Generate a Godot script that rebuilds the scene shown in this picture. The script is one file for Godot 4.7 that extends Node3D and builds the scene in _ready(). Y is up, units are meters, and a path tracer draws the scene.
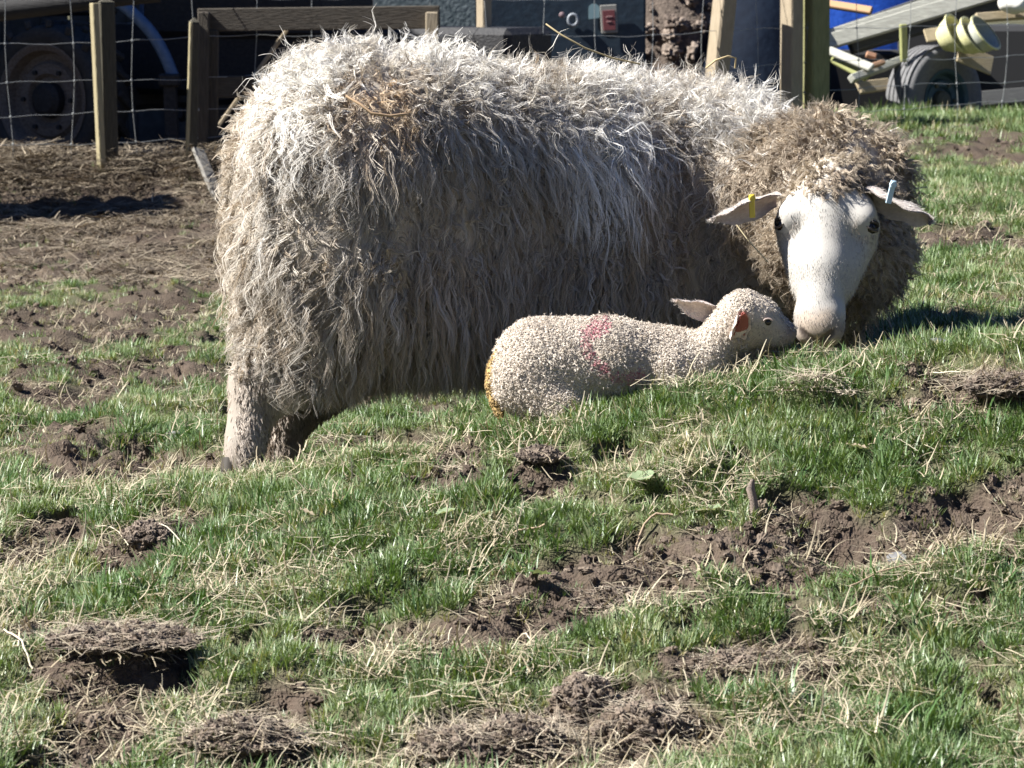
extends Node3D
# A shaggy ewe and her lamb on a grassy rise; behind them a stock fence, a tractor shaded by an added unseen shed, a muck heap and an old cart.
# The camera stands at (0, 0.95, 0) and looks along -z; "s" below is the distance in front of it (-z).
const F := 2800.0
const PITCH := 0.14399
const TOWARDS_SUN := Vector3(-0.70, 0.69, 0.10)

var rng := RandomNumberGenerator.new()
var na := FastNoiseLite.new()
var nb := FastNoiseLite.new()
var nc := FastNoiseLite.new()
var taken := {}

func set_view():
	var cam := Camera3D.new()
	cam.name = "camera"
	add_child(cam)
	cam.position = Vector3(0, 0.95, 0)
	cam.rotation.x = -PITCH
	cam.near = 0.05
	cam.far = 600.0
	var att := CameraAttributesPhysical.new()
	att.frustum_focal_length = 24.0 * F / 768.0
	att.frustum_focus_distance = 4.9
	att.exposure_aperture = 16.0
	att.frustum_far = 600.0
	cam.attributes = att
	cam.fov = rad_to_deg(2.0 * atan(384.0 / F))
	cam.current = true
	var we := WorldEnvironment.new()
	we.name = "world_environment"
	var e := Environment.new()
	e.background_mode = Environment.BG_SKY
	var sm := ProceduralSkyMaterial.new()
	sm.sky_top_color = Color(0.30, 0.46, 0.74)
	sm.sky_horizon_color = Color(0.72, 0.79, 0.88)
	sm.sky_curve = 0.16
	sm.ground_bottom_color = Color(0.2, 0.2, 0.15)
	sm.ground_horizon_color = Color(0.45, 0.48, 0.45)
	var sky := Sky.new()
	sky.sky_material = sm
	e.sky = sky
	e.background_energy_multiplier = 0.23
	e.tonemap_mode = Environment.TONE_MAPPER_LINEAR
	e.tonemap_exposure = 2.95
	e.sdfgi_enabled = true
	e.ssao_enabled = true
	e.ssil_enabled = true
	we.environment = e
	add_child(we)
	var sun := DirectionalLight3D.new()
	sun.name = "sun"
	sun.light_energy = 1.5
	sun.light_color = Color(1.0, 0.992, 0.97)
	sun.light_angular_distance = 0.5
	sun.shadow_enabled = true
	add_child(sun)
	sun.look_at_from_position(Vector3.ZERO, -TOWARDS_SUN, Vector3.UP)

# ---------------------------------------------------------------- helpers
func at(px: float, py: float, s: float) -> Vector3:
	var u := (px - 512.0) / F
	var v := (384.0 - py) / F
	var d := Vector3(u, v * cos(PITCH) - sin(PITCH), -(v * sin(PITCH) + cos(PITCH)))
	return Vector3(0, 0.95, 0) + d * (s / -d.z)

func rnd(a: float, b: float) -> float:
	return rng.randf_range(a, b)

func unit() -> Vector3:
	var v := Vector3(rng.randfn(), rng.randfn(), rng.randfn())
	return v.normalized()

func numbered(called: String) -> String:
	if not taken.has(called):
		taken[called] = 0
		return called
	taken[called] += 1
	return "%s_%03d" % [called, taken[called]]

func thing(called: String, label: String, category: String, where := Vector3.ZERO, group := "") -> Node3D:
	var o := Node3D.new()
	o.name = numbered(called)
	add_child(o)
	o.position = where
	tag(o, label, category, group)
	return o

func tag(o: Node, label: String, category: String, group := "", kind := ""):
	if label: o.set_meta("label", label)
	if category: o.set_meta("category", category)
	if group: o.set_meta("group", group)
	if kind: o.set_meta("kind", kind)

func put(m: Mesh, called: String, material: Material, parent: Node3D = null) -> MeshInstance3D:
	var o := MeshInstance3D.new()
	o.mesh = m
	o.material_override = material
	if parent == null:
		o.name = numbered(called)
		add_child(o)
	else:
		o.name = called
		parent.add_child(o, true)
	return o

func scatter(m: Mesh, called: String, material: Material, xf: Array, cols: PackedColorArray, parent: Node3D = null) -> MultiMeshInstance3D:
	var mm := MultiMesh.new()
	mm.transform_format = MultiMesh.TRANSFORM_3D
	mm.use_colors = true
	mm.mesh = m
	mm.instance_count = xf.size()
	for i in xf.size():
		mm.set_instance_transform(i, xf[i])
		mm.set_instance_color(i, cols[i])
	var o := MultiMeshInstance3D.new()
	o.multimesh = mm
	o.material_override = material
	if parent == null:
		o.name = numbered(called)
		add_child(o)
	else:
		o.name = called
		parent.add_child(o, true)
	o.set_meta("kind", "stuff")
	return o

func paint(c: Color, rough := 0.8, metal := 0.0, vertex := false) -> StandardMaterial3D:
	var m := StandardMaterial3D.new()
	m.albedo_color = c.linear_to_srgb()
	m.roughness = rough
	m.metallic = metal
	m.vertex_color_use_as_albedo = vertex
	return m

func noise_texture(a: Color, b: Color, freq: float, size := 256, octaves := 4, mid := 0.5, seed_no := 1) -> NoiseTexture2D:
	var t := NoiseTexture2D.new()
	t.width = size
	t.height = size
	t.seamless = true
	var n := FastNoiseLite.new()
	n.seed = seed_no
	n.frequency = freq
	n.fractal_octaves = octaves
	t.noise = n
	var g := Gradient.new()
	g.set_color(0, a.linear_to_srgb())
	g.set_color(1, b.linear_to_srgb())
	g.add_point(mid, a.lerp(b, 0.45).linear_to_srgb())
	t.color_ramp = g
	return t

func bump_texture(freq: float, size := 256, octaves := 5, seed_no := 3) -> NoiseTexture2D:
	var t := NoiseTexture2D.new()
	t.width = size
	t.height = size
	t.seamless = true
	var n := FastNoiseLite.new()
	n.seed = seed_no
	n.frequency = freq
	n.fractal_octaves = octaves
	t.noise = n
	return t

# a surface with patches of two colours and a fine relief, laid on by world position
func patchy(a: Color, b: Color, scale: float, rough := 0.85, relief := 0.3, freq := 0.02, metal := 0.0, seed_no := 1) -> StandardMaterial3D:
	var m := StandardMaterial3D.new()
	m.albedo_texture = noise_texture(a, b, freq, 256, 5, 0.5, seed_no)
	m.uv1_triplanar = true
	m.uv1_scale = Vector3.ONE * scale
	m.roughness = rough
	m.metallic = metal
	m.heightmap_enabled = relief > 0.0
	if relief > 0.0:
		m.heightmap_texture = bump_texture(freq * 1.7, 256, 5, seed_no + 7)
		m.heightmap_scale = relief
	return m

func wood(a: Color, b: Color, along: Vector3, seed_no := 1) -> StandardMaterial3D:
	var m := StandardMaterial3D.new()
	m.albedo_texture = noise_texture(a, b, 0.03, 256, 5, 0.5, seed_no)
	m.uv1_triplanar = true
	m.uv1_scale = Vector3(14, 14, 14) - along * 12.8
	m.roughness = 0.85
	m.heightmap_enabled = true
	m.heightmap_texture = bump_texture(0.05, 256, 4, seed_no + 5)
	m.heightmap_scale = 0.25
	return m

class Shape:
	var v := PackedVector3Array()
	var n := PackedVector3Array()
	var c := PackedColorArray()
	var i := PackedInt32Array()
	var col := Color(1, 1, 1)
	func vert(p: Vector3, nn: Vector3) -> int:
		v.append(p)
		n.append(nn)
		c.append(col)
		return v.size() - 1
	# front faces run clockwise; turned to suit the given normal
	func tri(a: int, b: int, d: int):
		var g := (v[d] - v[a]).cross(v[b] - v[a])
		if g.dot(n[a] + n[b] + n[d]) >= 0.0:
			i.append(a)
			i.append(b)
		else:
			i.append(b)
			i.append(a)
		i.append(d)
	func quad(a: int, b: int, d: int, e: int):
		tri(a, b, d)
		tri(a, d, e)
	func face(pts: Array):
		var nn: Vector3 = (pts[2] - pts[0]).cross(pts[1] - pts[0]).normalized()
		var f := v.size()
		for p in pts:
			vert(p, nn)
		for k in range(1, pts.size() - 1):
			i.append(f)
			i.append(f + k)
			i.append(f + k + 1)
	# a box with chamfered edges along the axes of t, centred
	func box(size: Vector3, t := Transform3D.IDENTITY, ch := 0.004):
		ch = minf(ch, minf(size.x, minf(size.y, size.z)) * 0.3)
		var h := size * 0.5
		var q := h - Vector3.ONE * ch
		var ax := [Vector3.RIGHT, Vector3.UP, Vector3.BACK]
		for k in 3:
			for sg in [-1.0, 1.0]:
				var nn: Vector3 = ax[k] * sg
				var u: Vector3 = ax[(k + 1) % 3]
				var w: Vector3 = ax[(k + 2) % 3]
				var o: Vector3 = nn * h[k]
				var qu: Vector3 = u * q[(k + 1) % 3]
				var qw: Vector3 = w * q[(k + 2) % 3]
				poly([o + qu + qw, o + qu - qw, o - qu - qw, o - qu + qw], nn, t)
		for k in 3:
			var u2: Vector3 = ax[(k + 1) % 3]
			var w2: Vector3 = ax[(k + 2) % 3]
			for su in [-1.0, 1.0]:
				for sw in [-1.0, 1.0]:
					var e: Vector3 = ax[k] * q[k]
					var a: Vector3 = u2 * su * h[(k + 1) % 3] + w2 * sw * q[(k + 2) % 3]
					var b: Vector3 = u2 * su * q[(k + 1) % 3] + w2 * sw * h[(k + 2) % 3]
					poly([a + e, a - e, b - e, b + e], (u2 * su + w2 * sw).normalized(), t)
		for sx in [-1.0, 1.0]:
			for sy in [-1.0, 1.0]:
				for sz in [-1.0, 1.0]:
					poly([Vector3(sx * h.x, sy * q.y, sz * q.z), Vector3(sx * q.x, sy * h.y, sz * q.z), Vector3(sx * q.x, sy * q.y, sz * h.z)], Vector3(sx, sy, sz).normalized(), t)
	func poly(pts: Array, nn: Vector3, t: Transform3D):
		var f := v.size()
		var wn := (t.basis * nn).normalized()
		for p in pts:
			vert(t * p, wn)
		for k in range(1, pts.size() - 1):
			tri(f, f + k, f + k + 1)
	# a beam from a to b, with width across and depth towards "front"
	func beam(a: Vector3, b: Vector3, wide: float, deep: float, front := Vector3.BACK, ch := 0.004):
		var y := (b - a).normalized()
		var x := y.cross(front).normalized()
		if x.length() < 0.5:
			x = Vector3.RIGHT
		var z := x.cross(y).normalized()
		box(Vector3(wide, (b - a).length(), deep), Transform3D(Basis(x, y, z), (a + b) * 0.5), ch)
	func tube(pts: Array, radii: Array, sides := 8, caps := true):
		var rings := []
		var prev := Vector3.ZERO
		for k in pts.size():
			var d: Vector3 = (pts[mini(k + 1, pts.size() - 1)] - pts[maxi(k - 1, 0)]).normalized()
			var x := prev - d * prev.dot(d)
			if x.length() < 0.01:
				x = d.cross(Vector3.UP if absf(d.y) < 0.9 else Vector3.RIGHT)
			x = x.normalized()
			prev = x
			var y := d.cross(x)
			var ring := []
			for j in sides:
				var an := TAU * j / sides
				var nn := x * cos(an) + y * sin(an)
				ring.append(vert(pts[k] + nn * radii[mini(k, radii.size() - 1)], nn))
			rings.append(ring)
			if caps and (k == 0 or k == pts.size() - 1):
				var nn2 := -d if k == 0 else d
				var f := v.size()
				for j in sides:
					vert(v[ring[j]], nn2)
				for j in range(1, sides - 1):
					tri(f, f + j, f + j + 1)
		for k in range(pts.size() - 1):
			for j in sides:
				quad(rings[k][j], rings[k][(j + 1) % sides], rings[k + 1][(j + 1) % sides], rings[k + 1][j])
	# a profile of (radius, height) turned round the y axis of t
	func lathe(profile: Array, t := Transform3D.IDENTITY, sides := 32, smooth := false):
		for k in range(profile.size() - 1):
			var a: Vector2 = profile[k]
			var b: Vector2 = profile[k + 1]
			var pn := Vector2(b.y - a.y, -(b.x - a.x)).normalized()
			var na0 := pn
			var nb0 := pn
			if smooth:
				if k > 0:
					na0 = (Vector2(b.y - profile[k - 1].y, -(b.x - profile[k - 1].x))).normalized()
				if k < profile.size() - 2:
					nb0 = (Vector2(profile[k + 2].y - a.y, -(profile[k + 2].x - a.x))).normalized()
			var f := v.size()
			for j in sides + 1:
				var an := TAU * j / sides
				var r := Vector3(cos(an), 0, sin(an))
				vert(t * (r * a.x + Vector3.UP * a.y), (t.basis * (r * na0.x + Vector3.UP * na0.y)).normalized())
				vert(t * (r * b.x + Vector3.UP * b.y), (t.basis * (r * nb0.x + Vector3.UP * nb0.y)).normalized())
			for j in sides:
				quad(f + j * 2, f + j * 2 + 1, f + j * 2 + 3, f + j * 2 + 2)
	func done() -> ArrayMesh:
		var m := ArrayMesh.new()
		var a := []
		a.resize(Mesh.ARRAY_MAX)
		a[Mesh.ARRAY_VERTEX] = v
		a[Mesh.ARRAY_NORMAL] = n
		a[Mesh.ARRAY_COLOR] = c
		a[Mesh.ARRAY_INDEX] = i
		m.add_surface_from_arrays(Mesh.PRIMITIVE_TRIANGLES, a)
		return m

# an uneven lump on an icosphere
func lump(r: Vector3, rough: float, freq: float, detail := 2, seed_no := 5, facets := false) -> ArrayMesh:
	var t := (1.0 + sqrt(5.0)) / 2.0
	var p := [Vector3(-1, t, 0), Vector3(1, t, 0), Vector3(-1, -t, 0), Vector3(1, -t, 0), Vector3(0, -1, t), Vector3(0, 1, t), Vector3(0, -1, -t), Vector3(0, 1, -t), Vector3(t, 0, -1), Vector3(t, 0, 1), Vector3(-t, 0, -1), Vector3(-t, 0, 1)]
	var f := [[0, 11, 5], [0, 5, 1], [0, 1, 7], [0, 7, 10], [0, 10, 11], [1, 5, 9], [5, 11, 4], [11, 10, 2], [10, 7, 6], [7, 1, 8], [3, 9, 4], [3, 4, 2], [3, 2, 6], [3, 6, 8], [3, 8, 9], [4, 9, 5], [2, 4, 11], [6, 2, 10], [8, 6, 7], [9, 8, 1]]
	for k in detail:
		var mid := {}
		var g := []
		for q in f:
			var m := []
			for e in 3:
				var key: Array = [mini(q[e], q[(e + 1) % 3]), maxi(q[e], q[(e + 1) % 3])]
				if not mid.has(key):
					mid[key] = p.size()
					p.append((p[q[e]] + p[q[(e + 1) % 3]]) * 0.5)
				m.append(mid[key])
			g.append_array([[q[0], m[0], m[2]], [q[1], m[1], m[0]], [q[2], m[2], m[1]], [m[0], m[1], m[2]]])
		f = g
	var s := Shape.new()
	var n := FastNoiseLite.new()
	n.seed = seed_no
	n.frequency = freq
	n.fractal_octaves = 4
	for k in p.size():
		var d: Vector3 = p[k].normalized()
		s.vert(d * r * (1.0 + rough * n.get_noise_3dv(d * 10.0)), d)
	var acc := PackedVector3Array()
	acc.resize(p.size())
	for q in f:
		var g2 := (s.v[q[1]] - s.v[q[0]]).cross(s.v[q[2]] - s.v[q[0]])
		if g2.dot(s.v[q[0]]) < 0.0:
			g2 = -g2
		for e in 3:
			acc[q[e]] += g2
	for k in p.size():
		s.n[k] = acc[k].normalized()
	if facets:
		# broken faces with hard edges
		var b := Shape.new()
		for q in f:
			var fn := (s.v[q[1]] - s.v[q[0]]).cross(s.v[q[2]] - s.v[q[0]]).normalized()
			if fn.dot(s.v[q[0]]) < 0.0:
				fn = -fn
			var o := b.v.size()
			for e in 3:
				b.vert(s.v[q[e]], (fn + s.n[q[e]] * 0.3).normalized())
			b.tri(o, o + 1, o + 2)
		return b.done()
	for q in f:
		s.tri(q[0], q[1], q[2])
	return s.done()

# ---------------------------------------------------------------- bodies from bones
# bone: [a, b, ra, rb]; joined with a smooth minimum, meshed as surface nets
func field(p: Vector3, bones: Array, k: float, cuts: Array) -> float:
	var d := 10.0
	for bo in bones:
		var a: Vector3 = bo[0]
		var ba: Vector3 = bo[1] - a
		var h := clampf((p - a).dot(ba) / maxf(ba.dot(ba), 1e-8), 0.0, 1.0)
		var e := (p - a - ba * h).length() - lerpf(bo[2], bo[3], h)
		var m := maxf(k - absf(d - e), 0.0) / k
		d = minf(d, e) - m * m * k * 0.25
	for bo in cuts:
		var a2: Vector3 = bo[0]
		var ba2: Vector3 = bo[1] - a2
		var h2 := clampf((p - a2).dot(ba2) / maxf(ba2.dot(ba2), 1e-8), 0.0, 1.0)
		var e2: float = bo[2] - (p - a2 - ba2 * h2).length()
		var kk: float = bo[2] * 0.6
		var m2 := maxf(kk - absf(d - e2), 0.0) / kk
		d = maxf(d, e2) + m2 * m2 * kk * 0.25
	return d

func flesh(s: Shape, bones: Array, k: float, cell: float, tint: Callable, cuts := []):
	var lo := Vector3.ONE * 1e6
	var hi := -lo
	for bo in bones:
		var r := Vector3.ONE * maxf(bo[2], bo[3])
		lo = lo.min(bo[0] - r).min(bo[1] - r)
		hi = hi.max(bo[0] + r).max(bo[1] + r)
	lo -= Vector3.ONE * cell * 3
	hi += Vector3.ONE * cell * 3
	var nx := int((hi.x - lo.x) / cell) / 4 * 4 + 5
	var ny := int((hi.y - lo.y) / cell) / 4 * 4 + 5
	var nz := int((hi.z - lo.z) / cell) / 4 * 4 + 5
	var val := PackedFloat32Array()
	val.resize(nx * ny * nz)
	val.fill(1.0)
	var done := PackedByteArray()
	done.resize(nx * ny * nz)
	var blocks := []
	var reach := cell * 6.0
	for bx in range(0, nx - 1, 4):
		for by in range(0, ny - 1, 4):
			for bz in range(0, nz - 1, 4):
				var d := field(lo + Vector3(bx + 2, by + 2, bz + 2) * cell, bones, k, cuts)
				if absf(d) > reach:
					if d < 0.0:
						for x in range(bx, mini(bx + 5, nx)):
							for y in range(by, mini(by + 5, ny)):
								for z in range(bz, mini(bz + 5, nz)):
									var w := (x * ny + y) * nz + z
									if done[w] == 0:
										val[w] = -1.0
					continue
				blocks.append([bx, by, bz])
				for x in range(bx, mini(bx + 5, nx)):
					for y in range(by, mini(by + 5, ny)):
						for z in range(bz, mini(bz + 5, nz)):
							var w := (x * ny + y) * nz + z
							if done[w] == 0:
								done[w] = 1
								val[w] = field(lo + Vector3(x, y, z) * cell, bones, k, cuts)
	var own := {}
	var first := s.v.size()
	var ed := [[0, 1], [2, 3], [4, 5], [6, 7], [0, 2], [1, 3], [4, 6], [5, 7], [0, 4], [1, 5], [2, 6], [3, 7]]
	var off := [0, 1, nz, nz + 1, ny * nz, ny * nz + 1, ny * nz + nz, ny * nz + nz + 1]
	for bl in blocks:
		for x in range(bl[0], mini(bl[0] + 4, nx - 1)):
			for y in range(bl[1], mini(bl[1] + 4, ny - 1)):
				for z in range(bl[2], mini(bl[2] + 4, nz - 1)):
					var w := (x * ny + y) * nz + z
					var neg := 0
					for o in off:
						if val[w + o] < 0.0:
							neg += 1
					if neg == 0 or neg == 8:
						continue
					var sum := Vector3.ZERO
					var cnt := 0
					for e in ed:
						var va := val[w + off[e[0]]]
						var vb := val[w + off[e[1]]]
						if (va < 0.0) != (vb < 0.0):
							var f := va / (va - vb)
							var ca := Vector3((e[0] >> 2) & 1, (e[0] >> 1) & 1, e[0] & 1)
							var cb := Vector3((e[1] >> 2) & 1, (e[1] >> 1) & 1, e[1] & 1)
							sum += ca.lerp(cb, f)
							cnt += 1
					var p := lo + (Vector3(x, y, z) + sum / cnt) * cell
					own[w] = s.v.size()
					s.vert(p, Vector3.ZERO)
	var acc := PackedVector3Array()
	acc.resize(s.v.size() - first)
	var faces := []
	for w in own:
		# the three edges that leave this cell's low corner
		for ax in 3:
			var step: int = [ny * nz, nz, 1][ax]
			var s1: int = [nz, ny * nz, ny * nz][ax]
			var s2: int = [1, 1, nz][ax]
			if (val[w] < 0.0) == (val[w + step] < 0.0):
				continue
			if not (own.has(w - s1) and own.has(w - s2) and own.has(w - s1 - s2)):
				continue
			var q := [own[w], own[w - s1], own[w - s1 - s2], own[w - s2]]
			var outward: Vector3 = [Vector3.RIGHT, Vector3.UP, Vector3.BACK][ax]
			if val[w] > 0.0:
				outward = -outward
			var g := (s.v[q[2]] - s.v[q[0]]).cross(s.v[q[3]] - s.v[q[1]])
			if g.dot(outward) < 0.0:
				g = -g
			for e in q:
				acc[e - first] += g
			faces.append(q)
	for j in acc.size():
		s.n[first + j] = acc[j].normalized()
		s.c[first + j] = tint.call(s.v[first + j], s.n[first + j])
	for q in faces:
		s.quad(q[0], q[1], q[2], q[3])

# places spread evenly over a mesh: [[point, normal], ...]
func spread_over(s: Shape, per_m2: float) -> Array:
	var out := []
	var left := 0.0
	for k in range(0, s.i.size(), 3):
		var a := s.v[s.i[k]]
		var b := s.v[s.i[k + 1]]
		var c := s.v[s.i[k + 2]]
		left += (b - a).cross(c - a).length() * 0.5 * per_m2
		while left > 0.0:
			if left < 1.0 and rng.randf() > left:
				left = 0.0
				break
			left -= 1.0
			var u := rng.randf()
			var w := rng.randf()
			if u + w > 1.0:
				u = 1.0 - u
				w = 1.0 - w
			out.append([a + (b - a) * u + (c - a) * w, (s.n[s.i[k]] * (1 - u - w) + s.n[s.i[k + 1]] * u + s.n[s.i[k + 2]] * w).normalized()])
		left = maxf(left, 0.0)
	return out

# ---------------------------------------------------------------- terrain
const XS := [-8.0, -3.0, -0.85, -0.48, 0.0, 0.47, 0.85, 3.0, 8.0]
const SS := [0.0, 3.2, 3.9, 4.6, 5.1, 5.7, 7.0, 9.6, 11.3, 11.7, 12.05, 12.6, 13.9, 16.0, 40.0]
const HT := [
	[-0.1, -0.1, -0.1, -0.1, -0.08, -0.06, -0.05, -0.05, -0.05],
	[-0.06, -0.03, -0.01, 0.0, 0.02, 0.04, 0.05, 0.06, 0.06],
	[-0.04, -0.02, 0.03, 0.06, 0.105, 0.155, 0.18, 0.2, 0.2],
	[0.0, 0.02, 0.066, 0.105, 0.212, 0.308, 0.342, 0.36, 0.36],
	[-0.02, 0.0, 0.01, 0.03, 0.06, 0.1, 0.30, 0.33, 0.34],
	[-0.04, -0.03, -0.02, 0.0, 0.03, 0.06, 0.28, 0.31, 0.32],
	[-0.06, -0.06, -0.05, -0.04, 0.05, 0.15, 0.26, 0.28, 0.3],
	[-0.1, -0.1, -0.09, -0.085, 0.0, 0.15, 0.25, 0.26, 0.28],
	[-0.02, -0.02, 0.0, 0.0, 0.05, 0.16, 0.2, 0.2, 0.22],
	[0.05, 0.05, 0.06, 0.06, 0.1, 0.18, 0.22, 0.22, 0.24],
	[0.19, 0.19, 0.19, 0.19, 0.19, 0.22, 0.25, 0.25, 0.26],
	[0.15, 0.15, 0.15, 0.15, 0.15, 0.2, 0.25, 0.255, 0.26],
	[-0.02, -0.02, -0.02, 0.0, 0.05, 0.15, 0.25, 0.255, 0.26],
	[-0.05, -0.05, -0.05, -0.05, 0.0, 0.1, 0.2, 0.22, 0.23],
	[-0.1, -0.1, -0.1, -0.1, -0.05, 0.0, 0.1, 0.12, 0.15]]
const MX0 := -8.0
const MSTEP := 0.05
const MNX := 321
const MNS := 801
var macro := PackedFloat32Array()
var bumps := []      # [x, s, rx, rs, height]
var bare := []       # [x, s, rx, rs, strength]

func hermite(ks: Array, vs: Array, x: float) -> float:
	var n := ks.size()
	if x <= ks[0]: return vs[0]
	if x >= ks[n - 1]: return vs[n - 1]
	var j := 0
	while x > ks[j + 1]:
		j += 1
	var w: float = ks[j + 1] - ks[j]
	var m0 := slope(ks, vs, j)
	var m1 := slope(ks, vs, j + 1)
	var t: float = (x - ks[j]) / w
	return (1 + 2 * t) * (1 - t) * (1 - t) * vs[j] + t * (1 - t) * (1 - t) * w * m0 + t * t * (3 - 2 * t) * vs[j + 1] + t * t * (t - 1) * w * m1

func slope(ks: Array, vs: Array, j: int) -> float:
	if j == 0 or j == ks.size() - 1:
		return 0.0
	var a: float = (vs[j] - vs[j - 1]) / (ks[j] - ks[j - 1])
	var b: float = (vs[j + 1] - vs[j]) / (ks[j + 1] - ks[j])
	if a * b <= 0.0:
		return 0.0
	return 2.0 * a * b / (a + b)

func lay_macro():
	macro.resize(MNX * MNS)
	var cols := []
	for ix in MNX:
		var x := MX0 + ix * MSTEP
		var vs := []
		for r in HT:
			vs.append(hermite(XS, r, x))
		for k in MNS:
			macro[ix * MNS + k] = hermite(SS, vs, k * MSTEP)

func lie(x: float, s: float) -> float:      # the lie of the land without small relief
	var fx := clampf((x - MX0) / MSTEP, 0.0, MNX - 1.001)
	var fs := clampf(s / MSTEP, 0.0, MNS - 1.001)
	var ix := int(fx)
	var k := int(fs)
	fx -= ix
	fs -= k
	var o := ix * MNS + k
	return lerpf(lerpf(macro[o], macro[o + MNS], fx), lerpf(macro[o + 1], macro[o + MNS + 1], fx), fs)

func bareness(x: float, s: float) -> float:
	var d := 0.0
	for b in bare:
		var ex: float = (x - b[0]) / b[2]
		var es: float = (s - b[1]) / b[3]
		if absf(ex) < 1.6 and absf(es) < 1.6:
			d = maxf(d, b[4] * clampf(1.6 - sqrt(ex * ex + es * es), 0.0, 1.0))
	var n := na.get_noise_2d(x * 210.0, s * 150.0)
	var amount := d * 1.15 + n * 0.65 - 0.09 + 0.25 * nc.get_noise_2d(x * 900.0, s * 700.0)
	amount += 0.6 * pit(x, s)
	# thin turf on the trodden ground behind the ewe
	if s > 5.0:
		amount += (0.26 * smoothstep(0.2, -0.3, x) + 0.1) * smoothstep(4.75, 5.6, s) + 0.25 * nb.get_noise_2d(x * 60.0, s * 30.0)
	# straw bank and yard are bare of turf
	amount += 1.5 * smoothstep(9.0, 9.9, s - 0.6 * nb.get_noise_2d(x * 90.0, s * 40.0)) * smoothstep(1.3, 0.8, x - 0.05 * (s - 11.0))
	if x > 0.9:
		amount += 0.4 * smoothstep(10.4, 10.8, s) * smoothstep(12.3, 11.9, s)
	return smoothstep(0.17, 0.62, amount)

func pit(x: float, s: float) -> float:      # hoof holes
	return smoothstep(0.15, 0.40, na.get_noise_2d(x * 400.0 + 900.0, s * 330.0)) if s < 9.0 else 0.0

func land(x: float, s: float) -> float:
	var h := lie(x, s)
	for b in bumps:
		var ex: float = (x - b[0]) / b[2]
		var es: float = (s - b[1]) / b[3]
		var q := ex * ex + es * es
		if q < 4.0:
			h += b[4] * exp(-q * 1.6)
	if s > 4.75 and s < 9.6 and x < 0.0:
		h += 0.03 * smoothstep(4.75, 5.3, s) * nb.get_noise_2d(x * 160.0 + 700.0, s * 110.0)
	h += 0.018 * nb.get_noise_2d(x * 60.0, s * 60.0) + 0.02 * nb.get_noise_2d(x * 230.0 + 300.0, s * 190.0)
	return h

func ground_h(x: float, s: float, b := -1.0) -> float:
	if b < 0.0:
		b = bareness(x, s)
	var n1 := nc.get_noise_2d(x * 260.0, s * 260.0)
	var n2 := na.get_noise_2d(x * 1100.0 + 500.0, s * 1100.0)
	return land(x, s) + n1 * lerpf(0.008, 0.022 if s < 5.0 else 0.034, b) + n2 * lerpf(0.002, 0.009, b) - b * 0.012 - 0.022 * pit(x, s)

# the ground point seen at a pixel
func on_ground(px: float, py: float) -> Vector3:
	var s := 3.0
	while s < 16.0:
		var p := at(px, py, s)
		if p.y < lie(p.x, s):
			return Vector3(p.x, lie(p.x, s), -s)
		s += 0.01
	return at(px, py, 16.0)

func plan_ground():
	# sods, holes and mounds on the near slope: [px, py, rx, rs, height]
	for b in [[50, 438, 0.13, 0.14, 0.02], [120, 478, 0.13, 0.10, -0.06], [130, 668, 0.10, 0.07, 0.03], [235, 745, 0.09, 0.05, 0.02], [640, 592, 0.07, 0.05, -0.035],
			[832, 522, 0.08, 0.05, -0.04], [960, 515, 0.07, 0.05, -0.03], [620, 585, 0.06, 0.05, 0.025], [700, 545, 0.14, 0.06, 0.015], [815, 392, 0.06, 0.06, 0.03], [1005, 408, 0.08, 0.05, 0.03],
			[540, 472, 0.05, 0.04, 0.02], [150, 538, 0.06, 0.05, 0.015], [590, 725, 0.06, 0.04, -0.03], [100, 735, 0.08, 0.06, -0.03], [270, 700, 0.08, 0.06, -0.02], [380, 600, 0.07, 0.05, -0.015], [690, 660, 0.1, 0.05, 0.01]]:
		var p := on_ground(b[0], b[1])
		bumps.append([p.x, -p.z, b[2], b[3], b[4] * (1.7 if b[4] < 0.0 else 1.25)])
	for b in [[430, 640, 70, 30, 0.75], [520, 615, 70, 32, 0.85], [600, 585, 60, 32, 0.85], [650, 570, 60, 36, 0.95], [700, 560, 70, 28, 0.8], [770, 555, 80, 26, 0.75], [830, 525, 60, 32, 1.0], [880, 540, 70, 26, 0.7], [950, 515, 70, 28, 0.85], [1015, 505, 50, 28, 0.8],
			[820, 600, 90, 18, 0.55], [500, 740, 90, 30, 0.9], [630, 725, 80, 34, 1.0], [760, 660, 80, 26, 0.9], [130, 670, 70, 34, 0.95], [110, 735, 60, 34, 0.9], [240, 745, 90, 26, 0.75], [270, 705, 70, 22, 0.6], [540, 472, 32, 16, 0.95], [140, 540, 55, 22, 0.85], [40, 540, 40, 18, 0.7],
			[50, 450, 70, 20, 0.55], [130, 478, 70, 22, 0.9], [455, 455, 50, 18, 0.5], [960, 376, 50, 20, 0.7], [90, 322, 100, 16, 0.75], [60, 395, 50, 10, 0.6], [150, 370, 60, 8, 0.4], [970, 238, 60, 14, 0.8], [950, 300, 60, 20, 0.45], [960, 135, 90, 10, 0.5], [320, 640, 40, 14, 0.3], [700, 480, 30, 12, 0.5], [900, 470, 60, 16, 0.35], [30, 640, 40, 16, 0.35]]:
		var p := on_ground(b[0], b[1])
		var e := on_ground(b[0], b[1] - b[3])
		bare.append([p.x, -p.z, b[2] * -p.z / F, maxf((p.z - e.z), 0.04), b[4]])

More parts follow.
